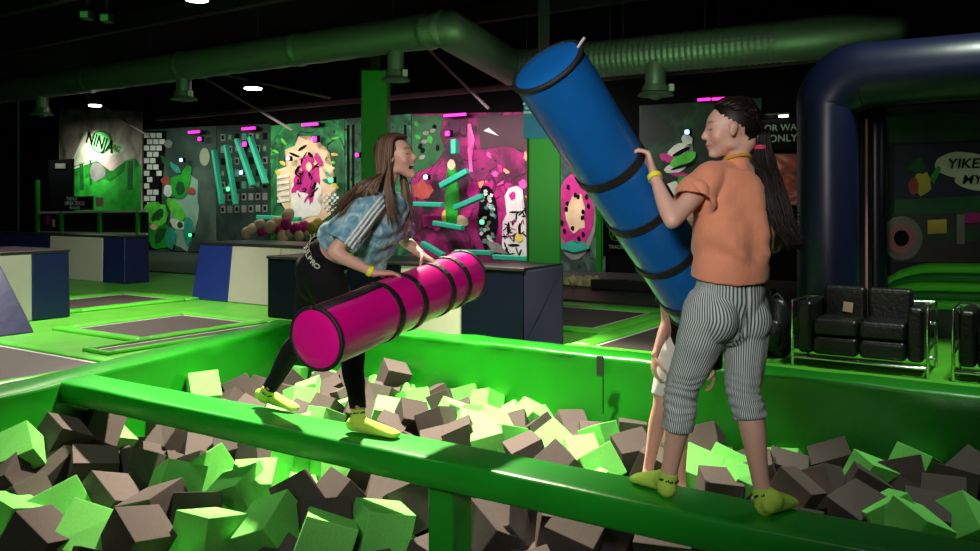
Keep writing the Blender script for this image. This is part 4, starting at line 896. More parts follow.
def ring_band(p, axis, r, wd, m, parent, name='wristband', th=.002, sq=1.0, side=None):
    a = Vector(axis).normalized(); bm = bmesh.new(); s = (side or Vector((0, 0, 1))); s = (s - a * s.dot(a)).normalized(); q = a.cross(s); n = 28; R_ = []
    for i in range(n):
        c = s * math.cos(2 * PI * i / n) + q * math.sin(2 * PI * i / n) * sq
        R_.append([bm.verts.new(p + c * rr + a * w_) for rr, w_ in ((r, -wd / 2), (r + th, -wd / 2), (r + th, wd / 2), (r, wd / 2))])
    for i in range(n):
        for k in range(4): bm.faces.new((R_[i][k], R_[(i + 1) % n][k], R_[(i + 1) % n][(k + 1) % 4], R_[i][(k + 1) % 4]))
    return ob(name, bm, m, parent, smooth=False)

def roll(label, p0, p1, r, m, rings, name_group, capzip=None, seam_side=None):
    t = thing('padded_roll', (p0 + p1) / 2, label, 'padded roll', name_group); ax = (p1 - p0); L = ax.length; ax.normalize()
    s = (Vector((0, 0, 1)) - ax * ax.z).normalized(); q = ax.cross(s); n = 56; bm = bmesh.new(); RR = []; k = 60
    prof = [(-.014, 0), (-.013, .5), (-.009, .85), (.0, .97)]
    def ring(z, f):
        return [bm.verts.new(p0 + ax * z + (s * math.cos(2 * PI * i / n) + q * math.sin(2 * PI * i / n)) * (r * f)) for i in range(n)]
    for z, f in prof[1:]: RR.append(ring(z, f))
    for i in range(k + 1):
        z = L * i / k; dmin = min(abs(z - a) for a in rings); f = 1 - .022 * math.exp(-(dmin / .02) ** 2)
        rr = ring(z, f)
        for j, v in enumerate(rr):
            c = (v.co - p0 - ax * z); wr = .004 * noise.noise(Vector((j * .55, z * 3, 1))) * math.exp(-(dmin / .06)) + .003 * noise.noise(Vector((math.cos(j * PI / 28) * 2, math.sin(j * PI / 28) * 2, z * 6)))
            v.co += c.normalized() * wr
        RR.append(rr)
    for z, f in reversed(prof[1:]): RR.append(ring(L - z, f))
    for a, b in zip(RR, RR[1:]):
        for j in range(n): bm.faces.new((a[j], a[(j + 1) % n], b[(j + 1) % n], b[j]))
    bm.faces.new(RR[0][::-1]); bm.faces.new(RR[-1])
    ob('cover', bm, m, t, smooth=True)
    for a in rings: ring_band(p0 + ax * a, ax, r * .985, .034, M['strap'], t, 'strap_band', .009)
    for z in (.004, L - .004):
        g = bmesh.new(); pts = [p0 + ax * z + (s * math.cos(2 * PI * i / 40) + q * math.sin(2 * PI * i / 40)) * (r * .985) for i in range(41)]
        tube(g, pts, [.011] * 41, side=ax, n=8, k=1, caps=False); ob('rim_piping', g, M['strap'], t, smooth=True)
    if seam_side is not None:
        sd = Vector(seam_side); sd = (sd - ax * sd.dot(ax)).normalized(); z0, z1 = .02, (rings[0] if len(rings) else L) - .01
        g = bmesh.new(); tv = ax.cross(sd); c = []
        for i in range(9):
            a = (i - 4) / 4 * .20; c.append((sd * math.cos(a) + tv * math.sin(a)))
        A1 = [g.verts.new(p0 + ax * z0 + d * (r * 1.005)) for d in c]; A2 = [g.verts.new(p0 + ax * z1 + d * (r * 1.005)) for d in c]
        B1 = [g.verts.new(p0 + ax * z0 + d * (r * 1.035)) for d in c]; B2 = [g.verts.new(p0 + ax * z1 + d * (r * 1.035)) for d in c]
        for i in range(8):
            g.faces.new((A1[i], A1[i + 1], A2[i + 1], A2[i])); g.faces.new((B1[i], B2[i], B2[i + 1], B1[i + 1])); g.faces.new((A1[i], B1[i], B1[i + 1], A1[i + 1])); g.faces.new((A2[i], A2[i + 1], B2[i + 1], B2[i]))
        g.faces.new((A1[0], A2[0], B2[0], B1[0])); g.faces.new((A1[8], B1[8], B2[8], A2[8])); ob('zip_flap', g, M['strap'], t, smooth=True)
    if capzip is not None:
        ob('zip_pull', rbox(bmesh.new(), capzip, (.012, .02, .05), Euler((0, .6, 0)).to_matrix()), M['zip'], t, bevel=.003)
    return t
# blue roll: top cap leans towards the camera
b0, b1 = W(547, 66, 3.2), W(700, 303, 3.86)
Lb = (b1 - b0).length
tb = [.0 + Lb * f for f in (.365, .555, .745, .925)]
roll('big blue padded roll with black straps held by the girl in the orange shirt', b0, b1, .146, M['blue_roll'], tb, 'jousting rolls', capzip=W(581, 43, 3.16))
k0, k1 = W(316, 339, 3.7), W(464, 276, 4.8)
Lk = (k1 - k0).length
roll('magenta pink padded roll with black straps held by the laughing girl', k0, k1, .141, M['pink_roll'], [Lk * f for f in (.36, .52, .73, .86)], 'jousting rolls', seam_side=Vector((.12, -.2, 1)))

# ---- girl in the orange shirt
gR = thing('person', uv(-1.0, VB, 0), 'person with dark ponytail in orange t-shirt and striped trousers, holding the blue roll', 'person')
f_ = Vector((-.45, .89, 0)).normalized(); r_ = Vector((.89, .45, 0)).normalized()
J = {}
J['head'] = W(730.5, 130, 3.42); J['headR'] = frame((-1, .06, -.10)); J['hs'] = 1.06
pel = W(729, 300, 3.42)
J['neck'] = W(738, 166, 3.42)
J['spine'] = [W(730, 312, 3.42), W(730, 285, 3.42), W(731, 255, 3.40), W(733, 215, 3.40), W(736, 186, 3.42), W(738, 173, 3.42)]
J['spine_r'] = [(.135, .09), (.145, .10), (.115, .085), (.14, .10), (.14, .085), (.09, .06)]
J['spine_side'] = [r_] * 6
J['shL'] = W(707, 180, 3.34); J['elL'] = W(672, 221, 3.20); J['wrL'] = W(654, 175, 3.33)
J['shR'] = W(760, 190, 3.52); J['elR'] = W(774, 246, 3.60); J['wrR'] = W(703, 232, 3.70)
J['hipL'] = W(708, 318, 3.37); J['hipR'] = W(746, 318, 3.46)
J['knL'] = W(681, 392, 3.47); J['knR'] = W(743.5, 393, 3.42)
J['anL'] = W(668, 480, 3.50); J['anR'] = W(763.5, 497, 3.32)
J['kneefwdL'] = f_; J['kneefwdR'] = f_
J['heelL'] = W(669, 492, 3.53); J['toeL'] = W(634, 482, 3.68); J['heelL'].z = 0.004; J['toeL'].z = .004
J['heelR'] = W(769, 516, 3.28); J['toeR'] = W(792, 506, 3.39); J['heelR'].z = .004; J['toeR'].z = .004
axb = (b1 - b0).normalized()
J['handL'] = ((-.25, .15, 1), (-1, .15, -.2), -1, 1.0, (.95, .55, .4), .02, .25, (-.35, .45, .8))
J['handR'] = ((-1, -.1, .25), (-.3, -.9, .2), 1, .92, (.5, .8, .5), .04, .4)
person_body('body', J, M['skinA'], gR)
hc, hR = J['head'], J['headR']
# trousers with thin stripes
st = mat('striped_cotton', (.5, .56, .55), .85); nt = st.node_tree
a = nt.nodes.new('ShaderNodeAttribute'); a.attribute_name = 'stripe'; mu = nt.nodes.new('ShaderNodeMath'); mu.operation = 'SINE'; nt.links.new(a.outputs['Fac'], mu.inputs[0])
rp = nt.nodes.new('ShaderNodeValToRGB'); rp.color_ramp.elements[0].position = .35; rp.color_ramp.elements[0].color = (.06, .11, .13, 1); rp.color_ramp.elements[1].position = .6; rp.color_ramp.elements[1].color = (.62, .68, .66, 1)
mp = nt.nodes.new('ShaderNodeMath'); mp.operation = 'MULTIPLY_ADD'; mp.inputs[1].default_value = .5; mp.inputs[2].default_value = .5
nt.links.new(mu.outputs[0], mp.inputs[0]); nt.links.new(mp.outputs[0], rp.inputs['Fac']); nt.links.new(rp.outputs['Color'], nt.nodes['Principled BSDF'].inputs['Base Color'])
bm = bmesh.new()
hl, hr_, kl, kr = J['hipL'], J['hipR'], J['knL'], J['knR']
heml = J['knL'].lerp(J['anL'], .41); hemr = J['knR'].lerp(J['anR'], .25)
waist = [W(731, 322, 3.42), W(730, 300, 3.42), W(730, 284, 3.41), W(730.5, 268, 3.40)]
tube(bm, waist, [(.13, .10), (.152, .118), (.150, .11), (.138, .10)], side=r_, n=28, k=5)
for h_, k_, e_ in ((hl, kl, heml), (hr_, kr, hemr)):
    bk = f_ * -.010
    tube(bm, [h_ + Vector((0, 0, .04)), h_.lerp(k_, .25), h_.lerp(k_, .6), k_, k_.lerp(e_, .5) + bk, e_ + bk], [.094, .094, .080, .068, .066, .067], side=r_, n=24, k=5, hollow=.03, wall=.013)
for q, h_ in ((-1, hl), (1, hr_)): ell(bm, h_ + f_ * -.045 + Vector((0, 0, .0)) - r_ * q * .012, (.080, .084, .095))
crx = (hl + hr_) / 2
def pants_fn(me, c, nr):
    s = np.zeros(len(c)); mid = W(729, 330, 3.42)
    side = (c - np.array(crx)) @ np.array(r_)
    def axd(h_, k_, e_):
        z = c[:, 2]; H_, K_, E_ = np.array(h_), np.array(k_), np.array(e_); t1 = np.clip((H_[2] - z) / (H_[2] - K_[2]), 0, 1)[:, None]; a = H_ + (K_ - H_) * t1
        t2 = np.clip((K_[2] - z) / (K_[2] - E_[2]), 0, 1.2)[:, None]; a = np.where(z[:, None] < K_[2], K_ + (E_ - K_) * t2, a); return np.linalg.norm((c - a)[:, :2], axis=1)
    dl_, dr2_ = axd(hl, kl, heml), axd(hr_, kr, hemr)
    lowm = c[:, 2] < crx.z - .05
    for q, (h_, k_, e_) in ((-1, (hl, kl, heml)), (1, (hr_, kr, hemr))):
        z = c[:, 2]; H_, K_, E_ = np.array(h_), np.array(k_), np.array(e_)
        tz = np.clip((H_[2] - z) / (H_[2] - K_[2]), -1.5, 1)[:, None]; ax = H_ + (K_ - H_) * np.clip(tz, -.0, 1)
        tz2 = np.clip((K_[2] - z) / (K_[2] - E_[2]), 0, 1.2)[:, None]; ax = np.where(z[:, None] < K_[2], K_ + (E_ - K_) * tz2, ax)
        d = c - ax; lx = d @ np.array(r_); ly = d @ np.array(-f_)
        ang = np.arctan2(lx * q, ly)    # 0 = back, grows outwards
        msk = np.where(lowm, (dl_ < dr2_) if q < 0 else (dr2_ <= dl_), side * q > 0)
        s = np.where(msk, ang * q * 58 + 2.0 * q, s)
    attr(me, 'stripe', s)
    # folds
    z = c[:, 2]; kz = (kl.z + kr.z) / 2; g = np.exp(-((z - kz + .02) / .09) ** 2)
    w1 = np.sin(z * 190 + 6 * vnoise(c, 9)) * .0035 * g + vnoise(c, 14, 3) * .005 + vnoise(c * np.array([1, 1, .4]), 30, 5) * .003
    # centre seam groove
    bx = np.exp(-(side / .008) ** 2) * ((c - np.array(crx)) @ np.array(-f_) > 0) * (z > crx.z - .09)
    return c + nr * (w1 - bx * .006)[:, None]
pt = solid('striped_trousers', bm, st, gR, .0065, 3, pants_fn)
for pp in ((697, 283), (697, 291), (697, 299)):
    pass
# orange t-shirt
M['orange'] = mat('orange_cotton', (.80, .31, .18), .85, nscale=4, namt=.08, bump=.12, bscale=60, sheen=.2)
bm = bmesh.new()
tube(bm, [W(737, 166, 3.42), W(736, 175, 3.42), W(735, 192, 3.40), W(734, 230, 3.39), W(731.5, 262, 3.40), W(730, 277, 3.41)], [(.058, .056), (.120, .080), (.166, .118), (.168, .126), (.168, .130), (.170, .132)], side=r_, n=32, k=6, hollow=.035, wall=.016)
shl, ell_ = J['shL'], J['elL']
tube(bm, [W(724, 177, 3.40), shl + Vector((.01, 0, .0)), shl.lerp(ell_, .3), shl.lerp(ell_, .50) + Vector((.012, 0, -.012))], [.066, .068, .074, .084], n=20, k=5, hollow=.06, wall=.014, side=Vector((0, 0, 1)))
tube(bm, [W(748, 184, 3.46), J['shR'], J['shR'].lerp(J['elR'], .35), J['shR'].lerp(J['elR'], .62)], [.062, .066, .067, .070], n=20, k=5, hollow=.05, wall=.014, side=r_)
def shirt_fn(me, c, nr):
    x = (c - np.array(W(733, 230, 3.4))) @ np.array(r_); z = c[:, 2]
    f1 = np.sin((x * 46 + (z - 1.1) * 8) + 3 * vnoise(c, 4)) * np.clip((1.42 - z) * 3, 0, 1)
    f2 = np.sin((x * .8 + z * .6) * 62 + 4 * vnoise(c, 5, 9)) * np.exp(-((z - .97) / .10) ** 2)
    hm = np.clip((z - .935) / .07, .12, 1)
    return c + nr * ((f1 * .011 + f2 * .006 + vnoise(c, 7, 2) * .010 + vnoise(c, 20, 6) * .003) * hm)[:, None]
sh = solid('orange_t_shirt', bm, M['orange'], gR, .006, 3, shirt_fn)
nk = J['neck']
cb = bmesh.new(); pts = []
for i in range(25):
    a = 2 * PI * i / 24; pts.append(W(736.5, 163.5, 3.42) + r_ * (.055 * math.cos(a)) + f_ * (.054 * math.sin(a)) + Vector((-.0, 0, .012 - .02 * math.sin(a) - .004 * math.cos(a))))
tube(cb, pts, [.007] * 25, side=Vector((0, 0, 1)), n=8, k=2); ob('mustard_collar', cb, mat('mustard_cotton', (.55, .33, .03), .8), sh, smooth=True)
# wristbands
dl = (J['wrL'] - J['elL']).normalized(); ring_band(J['wrL'] - dl * .012, dl, .0265, .02, M['band_yellow'], gR)
dr_ = (J['wrR'] - J['elR']).normalized(); ring_band(J['wrR'] - dr_ * .012, dr_, .0265, .02, M['band_yellow'], gR)
# socks
M['sock'] = mat('lime_sock', (.50, .78, .09), .9, nscale=30, namt=.1, bump=.3, bscale=200)
def socks(par, jj, tops):
    for q in ('L', 'R'):
        bm = bmesh.new(); an, kn, he, to = jj['an' + q], jj['kn' + q], jj['heel' + q], jj['toe' + q]
        foot(bm, he, to, 1, .004, an)
        d = (kn - an).normalized(); tp = an + d * tops
        tube(bm, [an - d * .03, an, tp], [.043, .040, .0405], n=16, k=3, side=Vector((1, 0, 0)), hollow=.02, wall=.004)
        s = solid('grip_sock', bm, M['sock'], par, .005, 7)
        fd = (to - he).normalized(); sd = fd.cross(Vector((0, 0, 1)))
        g = bmesh.new(); c = an + d * .006     # printed band round the ankle, broken like lettering
        base = Vector((0, -1, 0)); base = (base - d * base.dot(d)).normalized(); o_ = d.cross(base)
        for i in range(-6, 7):
            if i in (-3, 2): continue
            a = i * .19; nn = base * math.cos(a) + o_ * math.sin(a); tt = d.cross(nn)
            rbox(g, c + nn * .0425 + d * (.002 * (i % 3)), (.0055, .0035, .009 if i % 2 else .006), Matrix((tt, nn, d)).transposed())
        ob('dark_print', g, M['strap'], s)
socks(gR, J, .035)
# hair
hsc = 1.06
M['hair_dark'] = hairmat('dark_brown_hair', (.004, .003, .003), (.022, .012, .009))
def HP(x, y, z): return hc + hR @ Vector((x, y, z)) * hsc
def hline(z):
    if z > .03: return .020 + (z - .03) * 1.15
    if z > .0: return -.022 + z * 1.4
    return -.022 + z * .5
cap = bmesh.new()
sp_ = []
rr = random.Random(3)
tie = HP(.0, -.128, -.015)
for i in range(320):
    # scalp strands combed back to the tie
    a = rr.uniform(-1, 1); b = rr.uniform(0, 1)
    th = a * 1.72           # angle round the vertical mid-plane, 0 = top
    yfront = .078 * math.cos(a * 1.3) - .02 - .075 * abs(a) ** 2
    y0 = yfront - b * .08
    def sk(th, y, k=1.0):
        yy = (y + .016) / .101; q = math.sqrt(max(0, 1 - yy * yy)); return HP(.080 * q * math.sin(th) * k, y, .033 + .089 * q * math.cos(th) * k)
    zz_ = .033 + .085 * math.cos(th); y0 = min(y0, hline(zz_) + .002 - b * .09)
    pts = [sk(th, y0), sk(th * .98, y0 - .03), sk(th * .93, (y0 - .1) / 2 - .02), sk(th * .85, -.085), HP(.018 * math.sin(th), -.115, -.01 + .012 * math.cos(th)), tie]
    sp_.append((pts, rr.uniform(.006, .010), rr.random() ** 2))
ell(cap, HP(0, -.022, .026), (.0785 * hsc, .0955 * hsc, .096 * hsc), hR, 40, 28)
for v in [v for v in cap.verts if (lambda l: l.y > hline(l.z))(hR.inverted() @ (v.co - hc) / hsc)]: cap.verts.remove(v)
strands('hair', M['hair_dark'], gR, sp_, cap)
pony = []
T2 = [tie, W(764, 158, 3.40), W(769, 178, 3.36), W(776, 203, 3.32), W(786, 228, 3.30), W(798, 247, 3.28)]
for i in range(420):
    a = rr.uniform(0, 2 * PI); b = math.sqrt(rr.random()); wdt = [.012, .036, .043, .046, .044, .030]; L_ = rr.uniform(.7, 1.0); k = len(T2)
    pts = []
    for j in range(k):
        p = T2[j]; off = Vector((math.cos(a) * wdt[j] * b, math.sin(a) * wdt[j] * b * .7, 0)) + Vector((rr.uniform(-.006, .006), 0, rr.uniform(-.006, .006)))
        pts.append(p + off)
    if L_ < .85: pts = pts[:5]
    if i % 4 == 0: pts[-1] = pts[-1] + Vector((rr.uniform(-.04, .045), 0, rr.uniform(-.03, .03)))
    wv = rr.uniform(0, 6); pts = [q_ + Vector((.007 * math.sin(j * 1.7 + wv), 0, 0)) for j, q_ in enumerate(pts)]
    pony.append((pts, rr.uniform(.0022, .0042), rr.random() ** 2.5))
strands('ponytail', M['hair_dark'], gR, pony)
ring_band(W(760.5, 148, 3.41), (T2[1] - tie), .022, .016, mat('pink_hair_tie', (.6, .03, .12), .7), gR, 'hair_tie', .006)

# ---- laughing girl
gL = thing('person', uv(-3.5, VB, 0), 'laughing person in pale blue tie-dye top and black leggings, holding the pink roll', 'person')
fL = Vector((U.x, U.y, 0)); rL = Vector((U.y, -U.x, 0))
K = {}
K['head'] = W(396, 158, 4.34); K['headR'] = frame((.93, -.32, .16), (-.12, 0, 1)); K['hs'] = 1.02
K['neck'] = W(384, 193, 4.37)
lean = (W(378, 205, 4.39) - W(326, 262, 4.65)).normalized()
K['spine'] = [W(320, 276, 4.68), W(326, 262, 4.66), W(337, 248, 4.60), W(357, 226, 4.49), W(371, 210, 4.42), W(379, 201, 4.39)]
K['spine_r'] = [(.13, .10), (.145, .11), (.115, .09), (.135, .10), (.135, .085), (.09, .06)]
K['spine_side'] = [rL] * 6
K['shR'] = W(370, 208, 4.24); K['elR'] = W(333, 252, 4.18); K['wrR'] = W(374, 273, 4.20)
K['shL'] = W(399, 208, 4.52); K['elL'] = W(402, 238, 4.72); K['wrL'] = W(421, 254, 4.56)
K['hipR'] = W(325, 280, 4.58); K['hipL'] = W(318, 274, 4.75)
K['knR'] = W(353, 345, 4.58); K['knL'] = W(302, 338, 4.85)
K['anR'] = W(358, 415, 4.48); K['anL'] = W(267, 392, 4.98)
K['kneefwdR'] = fL; K['kneefwdL'] = fL
K['heelR'] = W(352, 432, 4.49); K['toeR'] = W(398, 437, 4.36); K['heelR'].z = K['toeR'].z = .004
K['heelL'] = W(260, 396, 5.06); K['toeL'] = W(297, 408, 4.93); K['heelL'].z = .035; K['toeL'].z = .002
axk = (k1 - k0).normalized()
K['handR'] = ((.92, .35, -.02), (.15, .1, -1), 1, 1.0, (.30, .55, .5), .05, .4)
K['handL'] = ((.75, -.45, -.42), (-.1, -.2, -1), -1, .95, (.3, .7, .6), .05, .5)
person_body('body', K, M['skinB'], gL, mouth=.014)
hc, hR = K['head'], K['headR']; hsc = 1.02
tt = bmesh.new(); tube(tt, [HP(x, .0895 - abs(x) * abs(x) * 40, -.0505) for x in (-.014, -.007, 0, .007, .014)], [(.0035, .0035)] * 5, n=8, k=2, side=hR @ Vector((0, 0, 1))); ob('teeth', tt, mat('teeth', (.8, .77, .7), .3), gL, smooth=True)
M['legging'] = mat('black_legging', (.006, .007, .008), .9, spec=.2, bump=.15, bscale=30)
bm = bmesh.new()
tube(bm, [W(318, 284, 4.69), W(321, 272, 4.68), W(327, 259, 4.65), W(330, 253, 4.62)], [(.13, .11), (.155, .125), (.145, .112), (.130, .104)], side=rL, n=28, k=5)
for q in ('R', 'L'):
    h_, k_, a_ = K['hip' + q], K['kn' + q], K['an' + q]
    tube(bm, [h_, h_.lerp(k_, .35), h_.lerp(k_, .7), k_, k_.lerp(a_, .3) - fL * .014, k_.lerp(a_, .7), k_.lerp(a_, .92)], [.110, .100, .078, .064, .062, .048, .046], side=rL, n=22, k=5, hollow=.03, wall=.005)
    ell(bm, h_ - fL * .05 + Vector((0, 0, .02)), (.095, .095, .10))
lg = solid('black_leggings', bm, M['legging'], gL, .0065, 4, lambda me, c, nr: c + nr * (vnoise(c, 12) * .005 + vnoise(c, 30, 4) * .002)[:, None])
# waistband with lettering
wb = W(329, 255, 4.625); ax_ = lean
g = bmesh.new(); n = 36; Rg = []
qq = ax_.cross(rL).normalized()
for i in range(n):
    c = rL * math.cos(2 * PI * i / n) * .145 + qq * math.sin(2 * PI * i / n) * .119
    cn_ = c.normalized(); Rg.append([g.verts.new(wb + c + cn_ * o + ax_ * w_) for o, w_ in ((0, -.022), (.006, -.022), (.006, .02), (0, .02))])
for i in range(n):
    for k in range(4): g.faces.new((Rg[i][k], Rg[(i + 1) % n][k], Rg[(i + 1) % n][(k + 1) % 4], Rg[i][(k + 1) % 4]))
band = ob('waistband', g, M['strap'], lg, smooth=False)
for i, ch in enumerate('JULPRO'):
    a = math.radians(30 - i * 12)
    c = rL * math.cos(a) * .145 - qq * math.sin(a) * .119 if False else rL * math.cos(a) * .145 + qq * math.sin(-a) * .119
    nn = (rL * math.cos(a) / .145 + qq * math.sin(-a) / .119).normalized(); tdir = nn.cross(ax_) * -1
    text('lettering', ch, wb + c + nn * .009, tdir, ax_, .046, M['white'], band, .001)
# tie-dye top
td = paint('tie_dye', [(.08, .22, .34), (.20, .40, .50), (.55, .72, .76)], 13, 1.6, .85, 5)
M['tiedye'] = td
bm = bmesh.new()
tube(bm, [W(383, 194, 4.37), W(378, 202, 4.39), W(369, 212, 4.43), W(357, 227, 4.49), W(348, 237, 4.54), W(340, 244, 4.575)], [(.066, .06), (.12, .085), (.155, .12), (.158, .130), (.155, .128), (.150, .125)], side=rL, n=32, k=6, hollow=.035, wall=.016)
# loose front hanging down
fr = W(368, 240, 4.46)
tube(bm, [W(388, 210, 4.38), W(382, 232, 4.42), W(374, 252, 4.46), W(370, 268, 4.48)], [(.13, .09), (.14, .085), (.13, .065), (.11, .045)], side=rL, n=26, k=5, hollow=.03, wall=.014)
tube(bm, [W(376, 204, 4.32), K['shR'] + Vector((0, 0, .0)), K['shR'].lerp(K['elR'], .4), K['shR'].lerp(K['elR'], .80) + Vector((.01, 0, -.0))], [.066, .073, .080, .090], n=22, k=5, hollow=.06, wall=.014, side=Vector((0, 0, 1)))
tube(bm, [W(390, 203, 4.45), K['shL'], K['shL'].lerp(K['elL'], .4), K['shL'].lerp(K['elL'], .75)], [.062, .068, .07, .076], n=20, k=5, hollow=.05, wall=.014, side=rL)
def top_fn(me, c, nr):
    s = c @ np.array(lean); x = c @ np.array(rL)
    f1 = np.sin(s * 55 + x * 20 + 5 * vnoise(c, 5)); 
    return c + nr * (f1 * .005 + vnoise(c, 8, 2) * .013 + vnoise(c, 22, 6) * .005)[:, None]
top = solid('tie_dye_top', bm, td, gL, .006, 3, top_fn)
# three white stripes down the sleeve
dg = bpy.context.evaluated_depsgraph_get()
from mathutils.bvhtree import BVHTree
bv = BVHTree.FromPolygons([v.co + ORG[top.name] for v in top.data.vertices], [p.vertices[:] for p in top.data.polygons])
sa, sb = W(385, 198, 4.2), W(345, 250, 4.1)
wdir = (sb - sa).normalized().cross(Vector((0, 1, 0))).normalized()
for j in (-1, 0, 1):
    g = bmesh.new(); prev = None
    for i in range(41):
        p = sa.lerp(sb, i / 40); row = []
        for e in (-.0052, .0052):
            o = p + wdir * (j * .019 + e); hit = bv.ray_cast(o - Vector((0, .4, 0)), Vector((0, 1, 0)), 1.0)
            row.append(hit[0] + hit[1] * .0025 if hit[0] is not None and hit[0].y < 4.36 else None)
        if all(r is not None for r in row):
            cur = [g.verts.new(r) for r in row]
            if prev: g.faces.new((prev[0], prev[1], cur[1], cur[0]))
            prev = cur
        else: prev = None
    o = ob('white_stripe', g, M['white'], top, smooth=True); sm = o.modifiers.new('solid', 'SOLIDIFY'); sm.thickness = .003; sm.offset = 0
dw = (K['wrR'] - K['elR']).normalized(); ring_band(K['wrR'] - dw * .022, dw, .026, .022, M['band_yellow'], gL)
dw = (K['wrL'] - K['elL']).normalized()
socks(gL, K, .03)
# long brown hair
M['hair_brown'] = hairmat('brown_hair', (.035, .017, .010), (.26, .15, .095))
cap = bmesh.new(); ell(cap, HP(0, -.020, .036), (.0785, .094, .0875), hR, 28, 18)
for v in [v for v in cap.verts if (lambda l: l.y > .045 and l.z < .085 or (l.z < -.01 and l.y > -.04))(hR.inverted() @ (v.co - hc))]: cap.verts.remove(v)
sp_ = []
rr = random.Random(8)
for i in range(330):
    q = 1 if rr.random() < .62 else -1; th0 = rr.random()          # q = 1: the side near the camera
    y0 = .078 - th0 * .16                                           # parting from forehead to crown
    zt = .033 + .092 * math.sqrt(max(0, 1 - ((y0 + .016) / .119) ** 2))
    p0 = HP(q * .003, y0, zt)
    drop = rr.uniform(.7, 1.0)
    yy = y0 * .55 - .015
    qq_ = math.sqrt(max(.05, 1 - ((yy + .016) / .105) ** 2))
    p1 = HP(q * .070 * qq_, yy + .008, .085)
    p2 = HP(q * .088 * qq_, min(yy, .028) - .008, .012)
    p3 = HP(q * .085 * qq_, min(yy, .015) - .02, -.06)
    back = W(336 + rr.uniform(-8, 26) , 212 + rr.uniform(-6, 14), 4.30 if q > 0 else 4.42)
    if th0 < .30 and q > 0:     # front lock hangs before the shoulder
        e = W(391 + rr.uniform(-6, 7), 214 + rr.uniform(-14, 12), 4.22); p4 = p3.lerp(e, .5) + Vector((-.01, -.01, 0)); pts = [p0, p1, p2, p3, p4, e]
    elif q < 0 and th0 < .4:
        e = W(408 + rr.uniform(-5, 6), 212 + rr.uniform(-10, 10), 4.44); p4 = p3.lerp(e, .5); pts = [p0, p1, p2, p3, p4, e]
    else:
        t_ = rr.random(); e = W(330 + 44 * t_ + rr.uniform(-4, 4), 216 - 4 * t_ + rr.uniform(-10, 8), (4.27 + .06 * t_) if q > 0 else 4.40)
        m1_ = W(362 + 12 * t_ + rr.uniform(-4, 4), 184 + 6 * t_ + rr.uniform(-3, 5), 4.22 if q > 0 else 4.40)
        pts = [p0, p1, p2, p3.lerp(W(378, 178, 4.23 if q > 0 else 4.42), .4), m1_, m1_.lerp(e, .55) + Vector((.012, 0, .012)), e]
    sp_.append((pts, rr.uniform(.0045, .0085), rr.random() ** 1.3))
strands('long_hair', M['hair_brown'], gL, sp_, cap)

# ---- third person, standing in the foam behind the striped trousers
gC = thing('person', (1.1, 4.95, -.62), 'person half hidden behind the striped trousers, in white shorts and a black top', 'person')
Q = {}
cx = 686
Q['head'] = W(688, 222, 4.95); Q['headR'] = frame((-.2, -1, -.1)); Q['hs'] = .95
Q['neck'] = W(687, 254, 4.97); rC = Vector((-1, 0, 0))
Q['spine'] = [W(686, 352, 4.95), W(686, 338, 4.95), W(686, 318, 4.95), W(686, 290, 4.95), W(686, 272, 4.96), W(687, 262, 4.97)]
Q['spine_r'] = [(.12, .09), (.13, .10), (.105, .08), (.125, .09), (.125, .075), (.08, .055)]
Q['spine_side'] = [rC] * 6
Q['shR'] = W(665, 272, 4.95); Q['elR'] = W(667, 322, 4.93); Q['wrR'] = W(655, 355, 4.82)
Q['shL'] = W(709, 272, 4.95); Q['elL'] = W(717, 322, 4.98); Q['wrL'] = W(713, 366, 4.88)
Q['hipR'] = W(673, 350, 4.95); Q['hipL'] = W(694, 350, 4.95)
Q['knR'] = W(662, 405, 4.95); Q['knL'] = W(681, 410, 4.95)
Q['anR'] = W(648, 470, 5.0); Q['anL'] = W(680, 484, 5.0)
Q['kneefwdR'] = Q['kneefwdL'] = Vector((0, -1, 0))
for q in 'RL':
    Q['heel' + q] = Q['an' + q] + Vector((0, .03, -.075)); Q['toe' + q] = Q['an' + q] + Vector((0, -.18, -.075))
Q['handR'] = ((-.12, -.1, -1), (1, .2, 0), 1, .9, (.35, .5, .4), .05, .3); Q['handL'] = ((.02, -.1, -1), (-1, .2, 0), -1, .9, (.35, .5, .4), .05, .3)
person_body('body', Q, M['skinB'], gC, voxel=.007)
bm = bmesh.new(); tube(bm, [W(686, 356, 4.95), W(686, 336, 4.95)], [(.14, .108), (.135, .105)], side=rC, n=24, k=3)
for q, e in (('R', (664, 396)), ('L', (683, 399))):
    e = W(e[0], e[1], 4.95); tube(bm, [Q['hip' + q], Q['hip' + q].lerp(e, .5), e], [.095, .088, .075], side=rC, n=20, k=5, hollow=.04, wall=.007)
solid('white_shorts', bm, mat('white_cotton', (.72, .72, .70), .85), gC, .008, 3, lambda me, c, nr: c + nr * (vnoise(c, 12) * .010)[:, None])
bm = bmesh.new(); tube(bm, [W(687, 258, 4.97), W(686, 272, 4.95), W(687, 300, 4.95), W(689, 330, 4.94), W(691, 352, 4.93)], [(.06, .055), (.14, .085), (.14, .10), (.13, .11), (.13, .12)], side=rC, n=24, k=5, hollow=.04)
tube(bm, [W(706, 326, 4.90), W(709, 350, 4.90), W(710, 369, 4.90)], [(.07, .06), (.075, .06), (.07, .055)], side=rC, n=18, k=4, hollow=.03)
for q in 'RL': tube(bm, [Q['sh' + q] + Vector((0, 0, .01)), Q['sh' + q].lerp(Q['el' + q], .6)], [.06, .062], side=rC, n=18, k=4, hollow=.04, wall=.007)
solid('black_top', bm, M['legging'], gC, .008, 3, lambda me, c, nr: c + nr * (vnoise(c, 10) * .010)[:, None])
hc, hR = Q['head'], Q['headR']; hsc = .95
cap = bmesh.new(); ell(cap, HP(0, -.024, .036), (.078, .094, .0865), hR, 28, 18)
